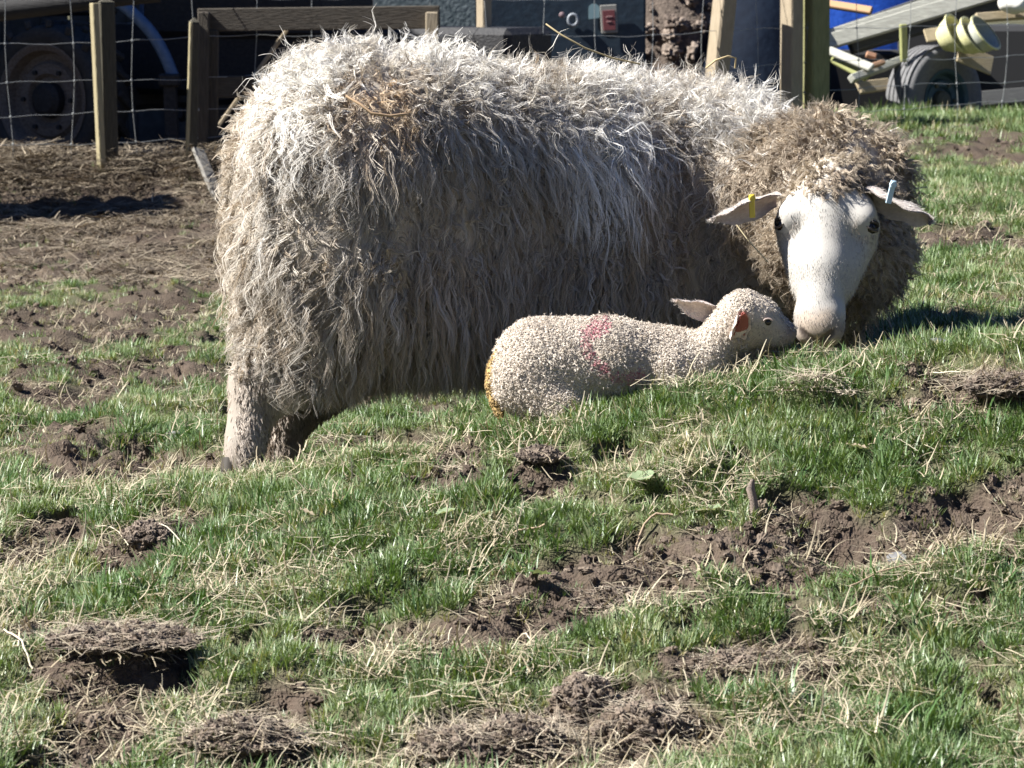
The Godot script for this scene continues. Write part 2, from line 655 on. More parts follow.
func lay_ground():
	var xs := PackedFloat32Array()
	var ss := PackedFloat32Array()
	var x := 0.0
	var half := []
	while x < 150.0:
		half.append(x)
		x += 0.009 if x < 0.95 else (0.03 if x < 2.9 else maxf(0.08, x * 0.12))
	for k in range(half.size() - 1, 0, -1):
		xs.append(-half[k])
	for k in half.size():
		xs.append(half[k])
	var s := -40.0
	while s < 240.0:
		ss.append(s)
		if s < 2.0: s += maxf(0.2, -s * 0.2)
		elif s < 3.05: s += 0.05
		elif s < 4.75: s += 0.009
		elif s < 5.6: s += 0.02
		elif s < 12.4: s += 0.03
		elif s < 16.0: s += 0.1
		else: s += s * 0.06
	var w := xs.size()
	var d := ss.size()
	var sh := Shape.new()
	sh.v.resize(w * d)
	sh.n.resize(w * d)
	sh.c.resize(w * d)
	var soil := Color(0.135, 0.102, 0.077)
	var soil2 := Color(0.062, 0.046, 0.035)
	var thatch := Color(0.085, 0.10, 0.045)
	var thatch2 := Color(0.155, 0.145, 0.085)
	var strawy := Color(0.26, 0.205, 0.14)
	for ix in w:
		for k in d:
			var px := xs[ix]
			var ps := ss[k]
			var b := bareness(px, ps) if absf(px) < 6.0 and ps > 2.0 and ps < 30.0 else 0.3
			var o := ix * d + k
			sh.v[o] = Vector3(px, ground_h(px, ps, b), -ps)
			var n1 := nc.get_noise_2d(px * 500.0, ps * 500.0) * 0.5 + 0.5
			var n2 := nb.get_noise_2d(px * 130.0 + 90.0, ps * 130.0) * 0.5 + 0.5
			var c := thatch.lerp(thatch2, n1).lerp(soil2.lerp(soil, clampf(n1 * 0.7 + n2 * 0.5, 0.0, 1.0)), b)
			if ps > 9.3 and px < 1.0:
				c = c.lerp(strawy, smoothstep(0.5, 0.8, n1) * 0.4)
			sh.c[o] = c
	for ix in w:
		for k in d:
			var a := sh.v[mini(ix + 1, w - 1) * d + k] - sh.v[maxi(ix - 1, 0) * d + k]
			var e := sh.v[ix * d + mini(k + 1, d - 1)] - sh.v[ix * d + maxi(k - 1, 0)]
			sh.n[ix * d + k] = a.cross(e).normalized()
	sh.i.resize((w - 1) * (d - 1) * 6)
	var q := 0
	for ix in w - 1:
		for k in d - 1:
			var o := ix * d + k
			for t in [o, o + 1, o + d, o + d, o + 1, o + d + 1]:
				sh.i[q] = t
				q += 1
	# clockwise from above
	var g := (sh.v[sh.i[2]] - sh.v[sh.i[0]]).cross(sh.v[sh.i[1]] - sh.v[sh.i[0]])
	if g.y < 0.0:
		sh.i.reverse()
	if sh.n[0].y < 0.0:
		for k in sh.n.size():
			sh.n[k] = -sh.n[k]
	var m := paint(Color(1, 1, 1), 0.95, 0.0, true)
	m.metallic_specular = 0.3
	m.uv1_triplanar = true
	m.uv1_world_triplanar = true
	m.uv1_scale = Vector3.ONE * 5.0
	m.albedo_texture = noise_texture(Color(0.55, 0.55, 0.55), Color(1, 1, 1), 0.05, 512, 5, 0.5, 11)
	m.heightmap_enabled = true
	m.heightmap_texture = bump_texture(0.06, 512, 5, 12)
	m.heightmap_scale = 0.6
	var o2 := put(sh.done(), "ground", m)
	o2.set_meta("kind", "structure")

# ---------------------------------------------------------------- grass and litter
func tuft(blades: int, tall: float, width: float, spread: float, lean: float, curl: float) -> ArrayMesh:
	var s := Shape.new()
	for b in blades:
		var an := rnd(0, TAU)
		var out := Vector3(cos(an), 0, sin(an))
		var side := Vector3(-out.z, 0, out.x).rotated(Vector3.UP, rnd(-0.9, 0.9))
		var base := out.rotated(Vector3.UP, rnd(-1.5, 1.5)) * spread * sqrt(rng.randf())
		var h := tall * rnd(0.5, 1.15)
		var wd := width * rnd(0.6, 1.2)
		var p := base - Vector3.UP * 0.004
		var d := (Vector3.UP + out * lean * rnd(0.1, 1.0) + unit() * 0.12).normalized()
		var tw := rnd(0.75, 1.25)
		s.col = Color(tw, tw * rnd(0.96, 1.04), tw * rnd(0.85, 1.1))
		var prev := []
		for k in 4:
			var t := k / 3.0
			var nn := side.cross(d).normalized()
			if nn.y < 0.0: nn = -nn
			nn = (nn + Vector3.UP * 0.5).normalized()
			var half := side * wd * 0.5 * (1.0 - pow(t, 2.2)) * (0.75 if k == 0 else 1.0)
			if k < 3:
				var a := s.vert(p - half, nn)
				var e := s.vert(p + half, nn)
				if k > 0:
					s.quad(prev[0], prev[1], e, a)
				prev = [a, e]
			else:
				var tip := s.vert(p, nn)
				s.tri(prev[0], prev[1], tip)
			p += d * h / 3.0
			d = (d + out * curl * rnd(0.2, 1.0) - Vector3.UP * curl * 0.35).normalized()
	return s.done()

func fibre_tuft(count: int, length: float, width: float, spread: float, flat: float, wobble := 0.08, bow := 0.4) -> ArrayMesh:
	var s := Shape.new()
	for b in count:
		var p := Vector3(rng.randfn() * spread, 0, rng.randfn() * spread)
		var d := unit()
		d.y = absf(d.y) * flat
		d = d.normalized()
		var l := length * rnd(0.4, 1.2)
		var wd := width * rnd(0.6, 1.4)
		var tw := rnd(0.6, 1.3)
		s.col = Color(tw, tw, tw)
		var bend := unit() * bow
		var prev := []
		for k in 6:
			var t := k / 5.0
			var side := d.cross(Vector3(0.2, 1, 0.1)).normalized()
			var nn := side.cross(d).normalized()
			if nn.y < 0.0: nn = -nn
			var hw := side * wd * 0.5 * (1.0 - 0.7 * t)
			var a := s.vert(p - hw, (nn - side * 0.5).normalized())
			var e := s.vert(p + hw, (nn + side * 0.5).normalized())
			if k > 0:
				s.quad(prev[0], prev[1], e, a)
			prev = [a, e]
			p += d * l / 5.0
			d = (d + bend * 0.5 + unit() * wobble - Vector3.UP * 0.12).normalized()
			if p.y < 0.001: d.y = absf(d.y) * 0.4
	return s.done()

func blade_material(rough: float, back: Color) -> StandardMaterial3D:
	var m := paint(Color(1, 1, 1), rough, 0.0, true)
	m.backlight_enabled = true
	m.backlight = back.linear_to_srgb()
	m.cull_mode = BaseMaterial3D.CULL_DISABLED
	return m

func visible_half(s: float) -> float:
	return 0.195 * s + 0.28

func lay_grass():
	var mat := blade_material(0.42, Color(0.35, 0.42, 0.12))
	var dry_mat := blade_material(0.75, Color(0.22, 0.2, 0.14))
	var kinds := []
	for k in 7:
		kinds.append(tuft(18, rnd(0.019, 0.032), rnd(0.0018, 0.0027), 0.019, rnd(0.6, 1.3), rnd(0.12, 0.42)))
	var tall := []
	for k in 3:
		tall.append(tuft(11, rnd(0.042, 0.06), 0.0030, 0.018, rnd(0.5, 1.0), rnd(0.2, 0.45)))
	var dry := []
	for k in 5:
		dry.append(fibre_tuft(8, 0.045, 0.0021, 0.018, 0.5))
	var xf := []
	var cl := []
	for k in 15:
		xf.append([])
		cl.append(PackedColorArray())
	# [from s, to s, tufts per square metre, size]
	for zone in [[2.6, 5.3, 7000, 1.0], [5.3, 7.2, 3600, 1.1], [7.2, 10.2, 2200, 1.2], [10.2, 14.5, 800, 1.5]]:
		var wide := visible_half(zone[1]) * 2.0
		var count := int((zone[1] - zone[0]) * wide * zone[2])
		for k in count:
			var s := rnd(zone[0], zone[1])
			var x := rnd(-0.5, 0.5) * wide
			if absf(x) > visible_half(s):
				continue
			if s > 12.4 and x < 1.2:
				continue
			var b := bareness(x, s)
			if rng.randf() < b * 0.93:
				continue
			var lush := nb.get_noise_2d(x * 110.0 + 40.0, s * 90.0)
			var fine := na.get_noise_2d(x * 500.0, s * 400.0)
			var sc: float = zone[2] * 0.0 + zone[3] * rnd(0.55, 1.12) * (1.0 + 0.28 * lush + 0.3 * fine) * lerpf(1.0, 0.65, b)
			if s > 12.2:
				sc *= 1.6
			var y := ground_h(x, s, b)
			var which := rng.randi_range(0, 6)
			var c := Color(0.095, 0.155, 0.052).lerp(Color(0.24, 0.29, 0.145), clampf(0.5 - lush * 0.8 + rnd(-0.45, 0.45), 0.0, 1.0))
			if rng.randf() < 0.07 + maxf(0.0, -lush) * 0.4 + b * 0.25:
				c = c.lerp(Color(0.40, 0.34, 0.21), rnd(0.4, 1.0))
			if rng.randf() < 0.035 + maxf(0.0, lush) * 0.12 and s < 9.0:
				which = 7 + rng.randi_range(0, 2)
				sc *= 0.9
				c = Color(0.07, 0.145, 0.04).lerp(c, 0.4)
			var tilt := Basis(Vector3(rnd(-1, 1), 0, rnd(-1, 1)).normalized(), rnd(0, 0.3))
			var ba := (tilt * Basis(Vector3.UP, rnd(0, TAU))).scaled(Vector3(sc * rnd(0.85, 1.2), sc, sc * rnd(0.85, 1.2)))
			xf[which].append(Transform3D(ba, Vector3(x, y, -s)))
			cl[which].append(c)
	# pale dead blades that lie in the turf and over the bare soil
	for zone in [[2.6, 5.3, 2200, 0.9], [5.3, 9.0, 350, 1.1]]:
		var wide := visible_half(zone[1]) * 2.0
		for k in int((zone[1] - zone[0]) * wide * zone[2]):
			var s := rnd(zone[0], zone[1])
			var x := rnd(-0.5, 0.5) * wide
			if absf(x) > visible_half(s):
				continue
			var pat := nc.get_noise_2d(x * 170.0, s * 140.0)
			if rng.randf() > 0.34 + pat * 1.6 + 0.1 * bareness(x, s):
				continue
			var b := bareness(x, s)
			var y := ground_h(x, s, b) + 0.003 + 0.008 * (1.0 - b)
			var sc: float = zone[3] * rnd(0.7, 1.5)
			var which := 10 + rng.randi_range(0, 4)
			xf[which].append(Transform3D(Basis(Vector3.UP, rnd(0, TAU)).scaled(Vector3.ONE * sc), Vector3(x, y, -s)))
			cl[which].append(Color(0.36, 0.29, 0.19).lerp(Color(0.5, 0.44, 0.31), rng.randf()).lerp(Color(0.2, 0.15, 0.1), b * rnd(0.0, 0.6)))
	var g1 := mass("grass", "green turf of fine blades over the rise and field", "grass")
	for k in 7:
		scatter(kinds[k], "short_blades", mat, xf[k], cl[k], g1)
	for k in 3:
		scatter(tall[k], "long_blades", mat, xf[7 + k], cl[7 + k], g1)
	var g2 := mass("dead_grass", "pale dead grass blades lying in the turf and over soil", "dead grass")
	for k in 5:
		scatter(dry[k], "dead_blades", dry_mat, xf[10 + k], cl[10 + k], g2)

func mass(called: String, label: String, category: String) -> Node3D:
	var o := thing(called, label, category)
	o.set_meta("kind", "stuff")
	return o

func lay_crumbs():
	var mat := paint(Color(1, 1, 1), 0.95, 0.0, true)
	mat.metallic_specular = 0.25
	var ms := []
	for k in 5:
		ms.append(lump(Vector3(rnd(0.7, 1.4), rnd(0.45, 0.8), rnd(0.7, 1.2)), 0.95, 0.3, 2, 30 + k, true))
	var xf := [[], [], [], [], []]
	var cl := [PackedColorArray(), PackedColorArray(), PackedColorArray(), PackedColorArray(), PackedColorArray()]
	for zone in [[2.7, 5.2, 14000, 1.0], [5.2, 9.6, 1800, 1.3], [9.6, 12.6, 900, 1.4]]:
		var wide := visible_half(zone[1]) * 2.0
		for k in int((zone[1] - zone[0]) * wide * zone[2]):
			var s := rnd(zone[0], zone[1])
			var x := rnd(-0.5, 0.5) * wide
			if absf(x) > visible_half(s):
				continue
			var b := bareness(x, s)
			if rng.randf() > b - 0.15:
				continue
			var r: float = zone[3] * (0.0011 + 0.0085 * pow(rng.randf(), 9.0))
			var which := rng.randi_range(0, 4)
			xf[which].append(Transform3D(Basis(unit(), rnd(0, TAU)).scaled(Vector3.ONE * r), Vector3(x, ground_h(x, s, b) + r * 0.35, -s)))
			cl[which].append(Color(0.062, 0.046, 0.036).lerp(Color(0.185, 0.145, 0.112), rng.randf()))
	var g := mass("soil", "crumbs and small clods of brown soil on bare patches", "soil")
	for k in 5:
		scatter(ms[k], "crumbs", mat, xf[k], cl[k], g)

func lay_straw():
	var mat := blade_material(0.7, Color(0.15, 0.13, 0.09))
	var ms := []
	for k in 4:
		ms.append(fibre_tuft(7, 0.12, 0.0050, 0.06, 0.1, 0.03, 0.12))
	var xf := [[], [], [], []]
	var cl := [PackedColorArray(), PackedColorArray(), PackedColorArray(), PackedColorArray()]
	for k in 16000:
		var s := 9.2 + 3.1 * pow(rng.randf(), 0.8)
		var x := rnd(-3.2, 0.2)
		if rng.randf() > smoothstep(9.0, 10.2, s):
			continue
		var b := 1.0
		var which := rng.randi_range(0, 3)
		var near_top := smoothstep(11.5, 12.0, s)
		if near_top < 0.5 and rng.randf() < 0.55 - 1.1 * nb.get_noise_2d(x * 130.0, s * 70.0):
			continue
		var ba := Basis(Vector3.UP, rnd(0, TAU)) * Basis(Vector3.RIGHT, rnd(-0.3, 0.3))
		xf[which].append(Transform3D(ba.scaled(Vector3.ONE * rnd(0.45, 1.1)), Vector3(x, ground_h(x, s, b) + rnd(0.0, 0.02 + 0.03 * near_top), -s)))
		cl[which].append(Color(0.13, 0.10, 0.07).lerp(Color(0.42, 0.345, 0.245), pow(rng.randf(), 1.9)))
	var g := mass("straw", "trampled straw and stalks over the bare bank by the fence", "straw")
	for k in 4:
		scatter(ms[k], "stalks", mat, xf[k], cl[k], g)

# ---------------------------------------------------------------- wool
# One lock of wool: a few wavy ribbons that start side by side and draw together at the tip.
# o: {len, strands, width, root, wave, turns, lift, fall, droop (Vector3), jitter}
func lock(s: Shape, p: Vector3, n: Vector3, dir: Vector3, o: Dictionary, axis_a: Vector3, axis_b: Vector3, col: Color):
	var segs: int = o.get("segs", 6)
	var ln: float = o.len
	var d := dir
	var pts := []
	var nrm := []
	var q := p - n * minf(0.012, ln * 0.15)
	var ab := axis_b - axis_a
	for k in segs + 1:
		var t := float(k) / segs
		var h := clampf((q - axis_a).dot(ab) / ab.dot(ab), 0.0, 1.0)
		var nn := (n * 0.6 + (q - axis_a - ab * h).normalized() * 0.6).normalized()
		pts.append(q)
		nrm.append(nn)
		d = (d + Vector3.DOWN * o.fall + unit() * o.jitter).normalized()
		var into := d.dot(nn)
		var lift: float = o.lift * (1.0 - t)
		if into < lift:
			d = (d + nn * (lift - into)).normalized()
		q += d * ln / segs
	var phase := rnd(0, TAU)
	var turns: float = o.turns * rnd(0.7, 1.3)
	var amp: float = o.wave * rnd(0.5, 1.5)
	var shade := rnd(0.8, 1.12) if segs > 5 else 1.0
	col = Color(col.r * shade, col.g * shade, col.b * shade)
	for j in o.strands:
		var an := rnd(0, TAU)
		var rr: float = o.root * sqrt(rng.randf())
		var ph := phase + rng.randfn() * 0.25
		var am := amp * rnd(0.7, 1.3)
		var ext := rnd(0.75, 1.0)
		var wd: float = o.width * rnd(0.6, 1.35)
		var twist := rnd(-0.9, 0.9)
		var tw := rnd(0.86, 1.12)
		s.col = Color(col.r * tw, col.g * tw, col.b * tw)
		var f := s.v.size()
		var flip := false
		for k in segs + 1:
			var t := float(k) / segs
			var a: Vector3 = pts[k]
			var dd: Vector3 = (pts[mini(k + 1, segs)] - pts[maxi(k - 1, 0)]).normalized()
			var nn: Vector3 = nrm[k]
			var side := dd.cross(nn).normalized()
			var up := side.cross(dd)
			if up.dot(nn) < 0.0:
				up = -up
			var w := t * TAU * turns + ph
			var sp := rr * (1.0 - 0.9 * sqrt(t))
			var grow := am * minf(1.0, t * 2.2)
			var c: Vector3 = pts[0] + (a - pts[0]) * ext + side * (cos(an) * sp + sin(w) * grow) + up * (sin(an) * sp * 0.6 + cos(w) * grow * 0.6)
			var ws := side * cos(twist + 0.6 * sin(w)) + up * sin(twist + 0.6 * sin(w))
			var rn := ws.cross(dd).normalized()
			if rn.dot(nn) < 0.0:
				rn = -rn
			var sn := (rn * 0.55 + up * 0.45).normalized()
			var hw := wd * 0.5 * (1.0 - 0.8 * t * t)
			s.v.append(c - ws * hw)
			s.v.append(c + ws * hw)
			s.n.append((sn - ws * 0.5).normalized())
			s.n.append((sn + ws * 0.5).normalized())
			s.c.append(s.col)
			s.c.append(s.col)
		for k in segs:
			var b := f + k * 2
			var g := (s.v[b + 2] - s.v[b]).cross(s.v[b + 1] - s.v[b])
			if g.dot(s.n[b] + s.n[b + 1]) >= 0.0:
				s.i.append_array([b, b + 1, b + 2, b + 1, b + 3, b + 2])
			else:
				s.i.append_array([b + 1, b, b + 2, b + 3, b + 1, b + 2])

func wool_material(back: float) -> StandardMaterial3D:
	var m := paint(Color(1, 1, 1), 0.75, 0.0, true)
	m.metallic_specular = 0.35
	m.backlight_enabled = true
	m.backlight = Color(back, back * 0.95, back * 0.86).linear_to_srgb()
	m.cull_mode = BaseMaterial3D.CULL_DISABLED
	return m

# a cupped ear from base to tip
func ear_shape(base: Vector3, tip: Vector3, open_to: Vector3, wide: float, cup: float, thick: float, curl := 0.0) -> Shape:
	var s := Shape.new()
	var y := (tip - base)
	var ln := y.length()
	y = y.normalized()
	var z := (open_to - y * open_to.dot(y)).normalized()
	var x := y.cross(z)
	var grid := [[], []]
	var nv := 12
	var nu := 8
	for side in 2:
		for k in nv + 1:
			var t := float(k) / nv
			var w := wide * (0.42 + 0.58 * sin(minf(1.0, t * 1.5 + 0.12) * PI * 0.5)) * sqrt(maxf(0.0, 1.0 - pow(t, 2.6)))
			w = maxf(w, 0.0006)
			for j in nu + 1:
				var u := j * 2.0 / nu - 1.0
				var an := u * cup * (1.0 - 0.55 * t)
				var p := base + y * ln * t + x * sin(an) * w / maxf(0.3, sin(cup)) * 0.5 + z * (1.0 - cos(an)) * w * 0.62 + z * curl * t * t * ln
				p += z * wide * 0.06 * sin(t * 7.0 + u * 2.5) + z * wide * 0.04 * sin(t * 15.0 - u * 4.0)
				var nn := (z * cos(an) - x * sin(an)).normalized()
				var th := thick * (1.0 - u * u * 0.8) * (1.0 - 0.6 * t)
				grid[side].append(s.vert(p + nn * (th * 0.5 if side == 0 else -th * 0.5), nn if side == 0 else -nn))
	for side in 2:
		for k in nv:
			for j in nu:
				var o := k * (nu + 1) + j
				s.quad(grid[side][o], grid[side][o + 1], grid[side][o + nu + 2], grid[side][o + nu + 1])
	for k in nv:
		for j in [0, nu]:
			var o: int = k * (nu + 1) + j
			s.quad(grid[0][o], grid[1][o], grid[1][o + nu + 1], grid[0][o + nu + 1])
	return s

func add_ear(sh: Shape, base: Vector3, tip: Vector3, mat: Material, fuzz: Shape, root: Node3D, col: Color, size: float):
	put(sh.done(), "ear", mat, root)
	var d := (tip - base).normalized()
	for r in spread_over(sh, 90000.0):
		lock(fuzz, r[0], r[1], (r[1] * 0.25 + d * 0.8 + unit() * 0.3).normalized(), {"len": rnd(0.5, 1.1) * size, "strands": 1, "width": 0.0007, "root": 0.001, "wave": 0.0003, "turns": 0.5, "lift": 0.08, "fall": 0.0, "jitter": 0.08, "segs": 2}, base, tip, col * rnd(0.85, 1.1))

func build_ewe():
	var root := thing("ewe", "shaggy long-woolled white ewe standing over the lamb with lowered head", "sheep", Vector3.ZERO)
	var ra := at(352, 205, 5.0)
	var sa := at(690, 225, 5.5)
	var B := []
	B.append([at(350, 168, 5.0), at(690, 196, 5.5), 0.205, 0.20])
	B.append([at(352, 255, 5.0), at(690, 275, 5.45), 0.195, 0.19])
	B.append([at(328, 265, 4.95), at(298, 345, 4.92), 0.165, 0.09])
	B.append([at(298, 345, 4.92), at(256, 385, 4.93), 0.08, 0.036])
	B.append([at(256, 385, 4.93), at(246, 440, 4.9), 0.030, 0.022])
	B.append([at(246, 440, 4.9), Vector3(at(241, 495, 4.88).x, land(at(241, 495, 4.88).x, 4.88) + 0.02, -4.88), 0.022, 0.026])
	B.append([at(400, 300, 5.2), at(318, 380, 5.12), 0.13, 0.06])
	B.append([at(318, 380, 5.12), at(283, 410, 5.08), 0.045, 0.036])
	B.append([at(283, 410, 5.08), Vector3(at(283, 470, 5.04).x, land(at(283, 470, 5.04).x, 5.04) + 0.02, -5.04), 0.034, 0.030])
	for f in [[700, 5.36], [760, 5.6]]:
		var ft := at(f[0], 330, f[1])
		B.append([ft, Vector3(ft.x + 0.02, land(ft.x, f[1]) + 0.02, ft.z), 0.085, 0.03])
	B.append([at(700, 195, 5.45), at(815, 208, 5.2), 0.2, 0.115])
	B.append([at(815, 208, 5.2), at(834, 200, 5.12), 0.115, 0.10])
	B.append([at(826, 182, 5.2), at(838, 182, 5.18), 0.11, 0.105])
	B.append([at(838, 250, 5.16), at(850, 255, 5.12), 0.10, 0.09])
	B.append([at(720, 275, 5.4), at(838, 285, 5.2), 0.17, 0.07])
	var sh := Shape.new()
	var under := Color(0.42, 0.37, 0.31)
	var tint := func(p: Vector3, _n: Vector3) -> Color:
		var q := nc.get_noise_3d(p.x * 400.0, p.y * 160.0, p.z * 400.0) * 0.5 + 0.5
		if p.y < 0.30:
			return Color(0.34, 0.295, 0.25).lerp(Color(0.25, 0.205, 0.165), q)
		return under.lerp(Color(0.3, 0.25, 0.2), q)
	flesh(sh, B, 0.07, 0.02, tint)
	print("ewe trunk ", sh.v.size())
	var roots := spread_over(sh, 8200.0)
	# --- the head, in its own frame: a along the face, b across, c out of the face
	var poll := at(828, 168, 4.97)
	var nose := at(815, 338, 4.86)
	var L := (nose - poll).normalized()
	var C := Vector3(-0.24, 0.2, 1.0)
	C = (C - L * C.dot(L)).normalized()
	var W := L.cross(C)
	if W.x < 0.0:
		W = -W
	var len := (nose - poll).length()
	var k := len / 0.30
	var hp := func(a: float, b: float, c: float) -> Vector3:
		return poll + L * a * k + W * b * 1.09 + C * c
	var H := []
	H.append([hp.call(0.02, 0, -0.075), hp.call(0.06, 0, -0.07), 0.064, 0.066])
	H.append([hp.call(0.045, 0, -0.055), hp.call(0.16, 0, -0.050), 0.056, 0.050])
	H.append([hp.call(0.16, 0, -0.050), hp.call(0.262, 0, -0.044), 0.050, 0.038])
	H.append([hp.call(0.065, -0.04, -0.055), hp.call(0.065, 0.04, -0.055), 0.042, 0.042])
	for b in [-1.0, 1.0]:
		H.append([hp.call(0.10, b * 0.04, -0.075), hp.call(0.19, b * 0.018, -0.062), 0.044, 0.034])
		H.append([hp.call(0.080, b * 0.060, -0.036), hp.call(0.090, b * 0.068, -0.042), 0.025, 0.021])
		H.append([hp.call(0.115, b * 0.060, -0.062), hp.call(0.195, b * 0.036, -0.056), 0.021, 0.014])
		H.append([hp.call(0.25, b * 0.018, -0.038), hp.call(0.279, b * 0.017, -0.040), 0.024, 0.0205])
	H.append([hp.call(0.05, 0, -0.125), hp.call(0.25, 0, -0.075), 0.06, 0.026])
	H.append([hp.call(0.27, -0.01, -0.060), hp.call(0.27, 0.01, -0.060), 0.030, 0.030])
	H.append([hp.call(0.24, 0, -0.085), hp.call(0.276, 0, -0.080), 0.028, 0.022])
	var cuts := []
	for b in [-1.0, 1.0]:
		cuts.append([hp.call(0.300, b * 0.007, -0.026), hp.call(0.284, b * 0.027, -0.016), 0.006])
		cuts.append([hp.call(0.300, 0, -0.052), hp.call(0.272, b * 0.044, -0.062), 0.0045])
		cuts.append([hp.call(0.093, b * 0.092, -0.028), hp.call(0.093, b * 0.085, -0.028), 0.013])
	cuts.append([hp.call(0.304, 0, -0.028), hp.call(0.306, 0, -0.050), 0.004])
	var white := Color(0.45, 0.43, 0.40)
	var face := func(p: Vector3, n: Vector3) -> Color:
		var a := (p - poll).dot(L) / k
		var b := (p - poll).dot(W)
		var c := (p - poll).dot(C)
		var g := nc.get_noise_3d(p.x * 900.0, p.y * 300.0, p.z * 900.0) * 0.5 + 0.5
		var col := white.lerp(Color(0.35, 0.31, 0.27), g * 0.6)
		col = col.lerp(Color(0.60, 0.50, 0.38), smoothstep(0.075, 0.035, a + g * 0.03) * 0.4)
		col = col.lerp(Color(0.24, 0.19, 0.16), smoothstep(0.25, 0.285, a + g * 0.02) * 0.75)
		# bare tan nose, dark lining of nostrils and lips
		var tan := smoothstep(0.245, 0.275, a + g * 0.02) * smoothstep(0.045, 0.02, absf(b)) * smoothstep(-0.05, -0.03, c)
		col = col.lerp(Color(0.42, 0.33, 0.25), tan * 0.7)
		for q in cuts:
			var h := clampf((p - q[0]).dot(q[1] - q[0]) / (q[1] - q[0]).dot(q[1] - q[0]), 0.0, 1.0)
			var dd: float = (p - q[0] - (q[1] - q[0]) * h).length() - q[2]
			if dd < 0.003:
				col = col.lerp(Color(0.10, 0.075, 0.065), smoothstep(0.003, 0.0005, dd) * 0.9)
		return col
	var head_from := sh.i.size()
	flesh(sh, H, 0.016, 0.0045, face, cuts)
	var skin := paint(Color(1, 1, 1), 0.7, 0.0, true)
	skin.uv1_triplanar = true
	skin.uv1_scale = Vector3(26, 9, 26)
	skin.heightmap_enabled = true
	skin.heightmap_texture = bump_texture(0.08, 256, 4, 21)
	skin.heightmap_scale = 0.03
	put(sh.done(), "body", skin, root)
	print("ewe head ", sh.v.size())
	# eyes
	for b in [-1.0, 1.0]:
		var es := Shape.new()
		var ec: Vector3 = hp.call(0.093, b * 0.0705, -0.036)
		var outw: Vector3 = (W * b * 0.8 + C * 0.6).normalized()
		var pr := []
		for q in 11:
			pr.append(Vector2(0.0140 * sin(PI * q / 10.0), -0.0140 * cos(PI * q / 10.0)))
		var bz := Basis(L, outw, L.cross(outw))
		es.col = Color(0.016, 0.010, 0.006)
		es.lathe(pr, Transform3D(bz, ec), 20, true)
		var eye := put(es.done(), "eye", paint(Color(1, 1, 1), 0.12, 0.0, true), root)
		eye.set_meta("label", "dark glossy eye of the ewe")
		var ps := Shape.new()
		ps.col = Color(0.004, 0.004, 0.005)
		ps.lathe([Vector2(0.0, 0.0004), Vector2(0.0045, 0.0), Vector2(0.0046, -0.001)], Transform3D(Basis(L * 1.0, outw, L.cross(outw) * 1.6), ec + outw * 0.0141), 16)
		put(ps.done(), "pupil", paint(Color(1, 1, 1), 0.1, 0.0, true), eye)
		var ls := Shape.new()
		for half in [-1.0, 1.0]:
			var arc := []
			for q in 9:
				var an := lerpf(-1.35, 1.35, q / 8.0)
				arc.append(ec + (L * half * -0.0078 * cos(an * 0.95) + bz.z * 0.015 * sin(an)) + outw * 0.0118 * cos(an * 0.7))
			ls.col = Color(0.05, 0.038, 0.033) if half > 0 else Color(0.09, 0.07, 0.06)
			var lr := 1.0 if half > 0 else 0.7
			ls.tube(arc, [0.0012 * lr, 0.0022 * lr, 0.003 * lr, 0.0033 * lr, 0.0034 * lr, 0.0033 * lr, 0.003 * lr, 0.0022 * lr, 0.0012 * lr], 7)
		put(ls.done(), "eyelid", paint(Color(1, 1, 1), 0.6, 0.0, true), root)
	# ears and their tags
	var ear_mat := patchy(Color(0.42, 0.35, 0.31), Color(0.56, 0.51, 0.47), 14.0, 0.7, 0.1, 0.03, 0.0, 41)
	ear_mat.backlight_enabled = true
	ear_mat.backlight = Color(0.35, 0.16, 0.11).linear_to_srgb()
	var eb1: Vector3 = at(775, 196, 5.02)
	var fuzz := Shape.new()
	add_ear(ear_shape(eb1, at(707, 218, 4.95), Vector3(0.15, -0.6, 0.8), 0.060, 1.35, 0.011, 0.05), eb1, at(707, 218, 4.95), ear_mat, fuzz, root, Color(0.56, 0.52, 0.48), 0.012)
	var eb2: Vector3 = at(869, 190, 5.0)
	add_ear(ear_shape(eb2, at(937, 214, 4.94), Vector3(0.0, -0.75, 0.65), 0.078, 1.35, 0.011, 0.14), eb2, at(937, 214, 4.94), ear_mat, fuzz, root, Color(0.56, 0.52, 0.48), 0.012)
	tag(put(fuzz.done(), "ear_hair", wool_material(0.4), root), "short white hair on the ears", "", "", "stuff")
	var tags := [[at(752, 206, 4.968), Color(0.62, 0.47, 0.06), 0.04, "yellow ear tag"], [at(891, 192, 4.92), Color(0.45, 0.58, 0.66), -0.22, "pale blue ear tag"]]
	for tg in tags:
		var ts := Shape.new()
		var tb := Basis(Vector3.BACK, tg[2]) * Basis(Vector3.UP, 0.2)
		ts.box(Vector3(0.0105, 0.042, 0.0035), Transform3D(tb, tg[0]), 0.0012)
		ts.lathe([Vector2(0.0, 0.0045), Vector2(0.0055, 0.004), Vector2(0.006, 0.0), Vector2(0.006, -0.004)], Transform3D(tb * Basis(Vector3.RIGHT, PI / 2), tg[0] + tb * Vector3(0, 0.0135, 0.002)), 14)
		var to := put(ts.done(), "ear_tag", paint(tg[1], 0.4), root)
		to.set_meta("label", tg[3])
	# hooves
	for hq in [[B[5][1], 0.034], [B[8][1], 0.03], [B[9][1], 0.03], [B[10][1], 0.03]]:
		for sd in [-1.0, 1.0]:
			var hs := Shape.new()
			hs.tube([hq[0] + Vector3(sd * 0.016, 0.02, 0.0), hq[0] + Vector3(sd * 0.018, -0.02, 0.012)], [0.017, 0.021], 10)
			put(hs.done(), "hoof", paint(Color(0.05, 0.04, 0.03), 0.6), root)
	# ---------------- the fleece
	var fl := Shape.new()
	var tail := at(378, 98, 4.82)
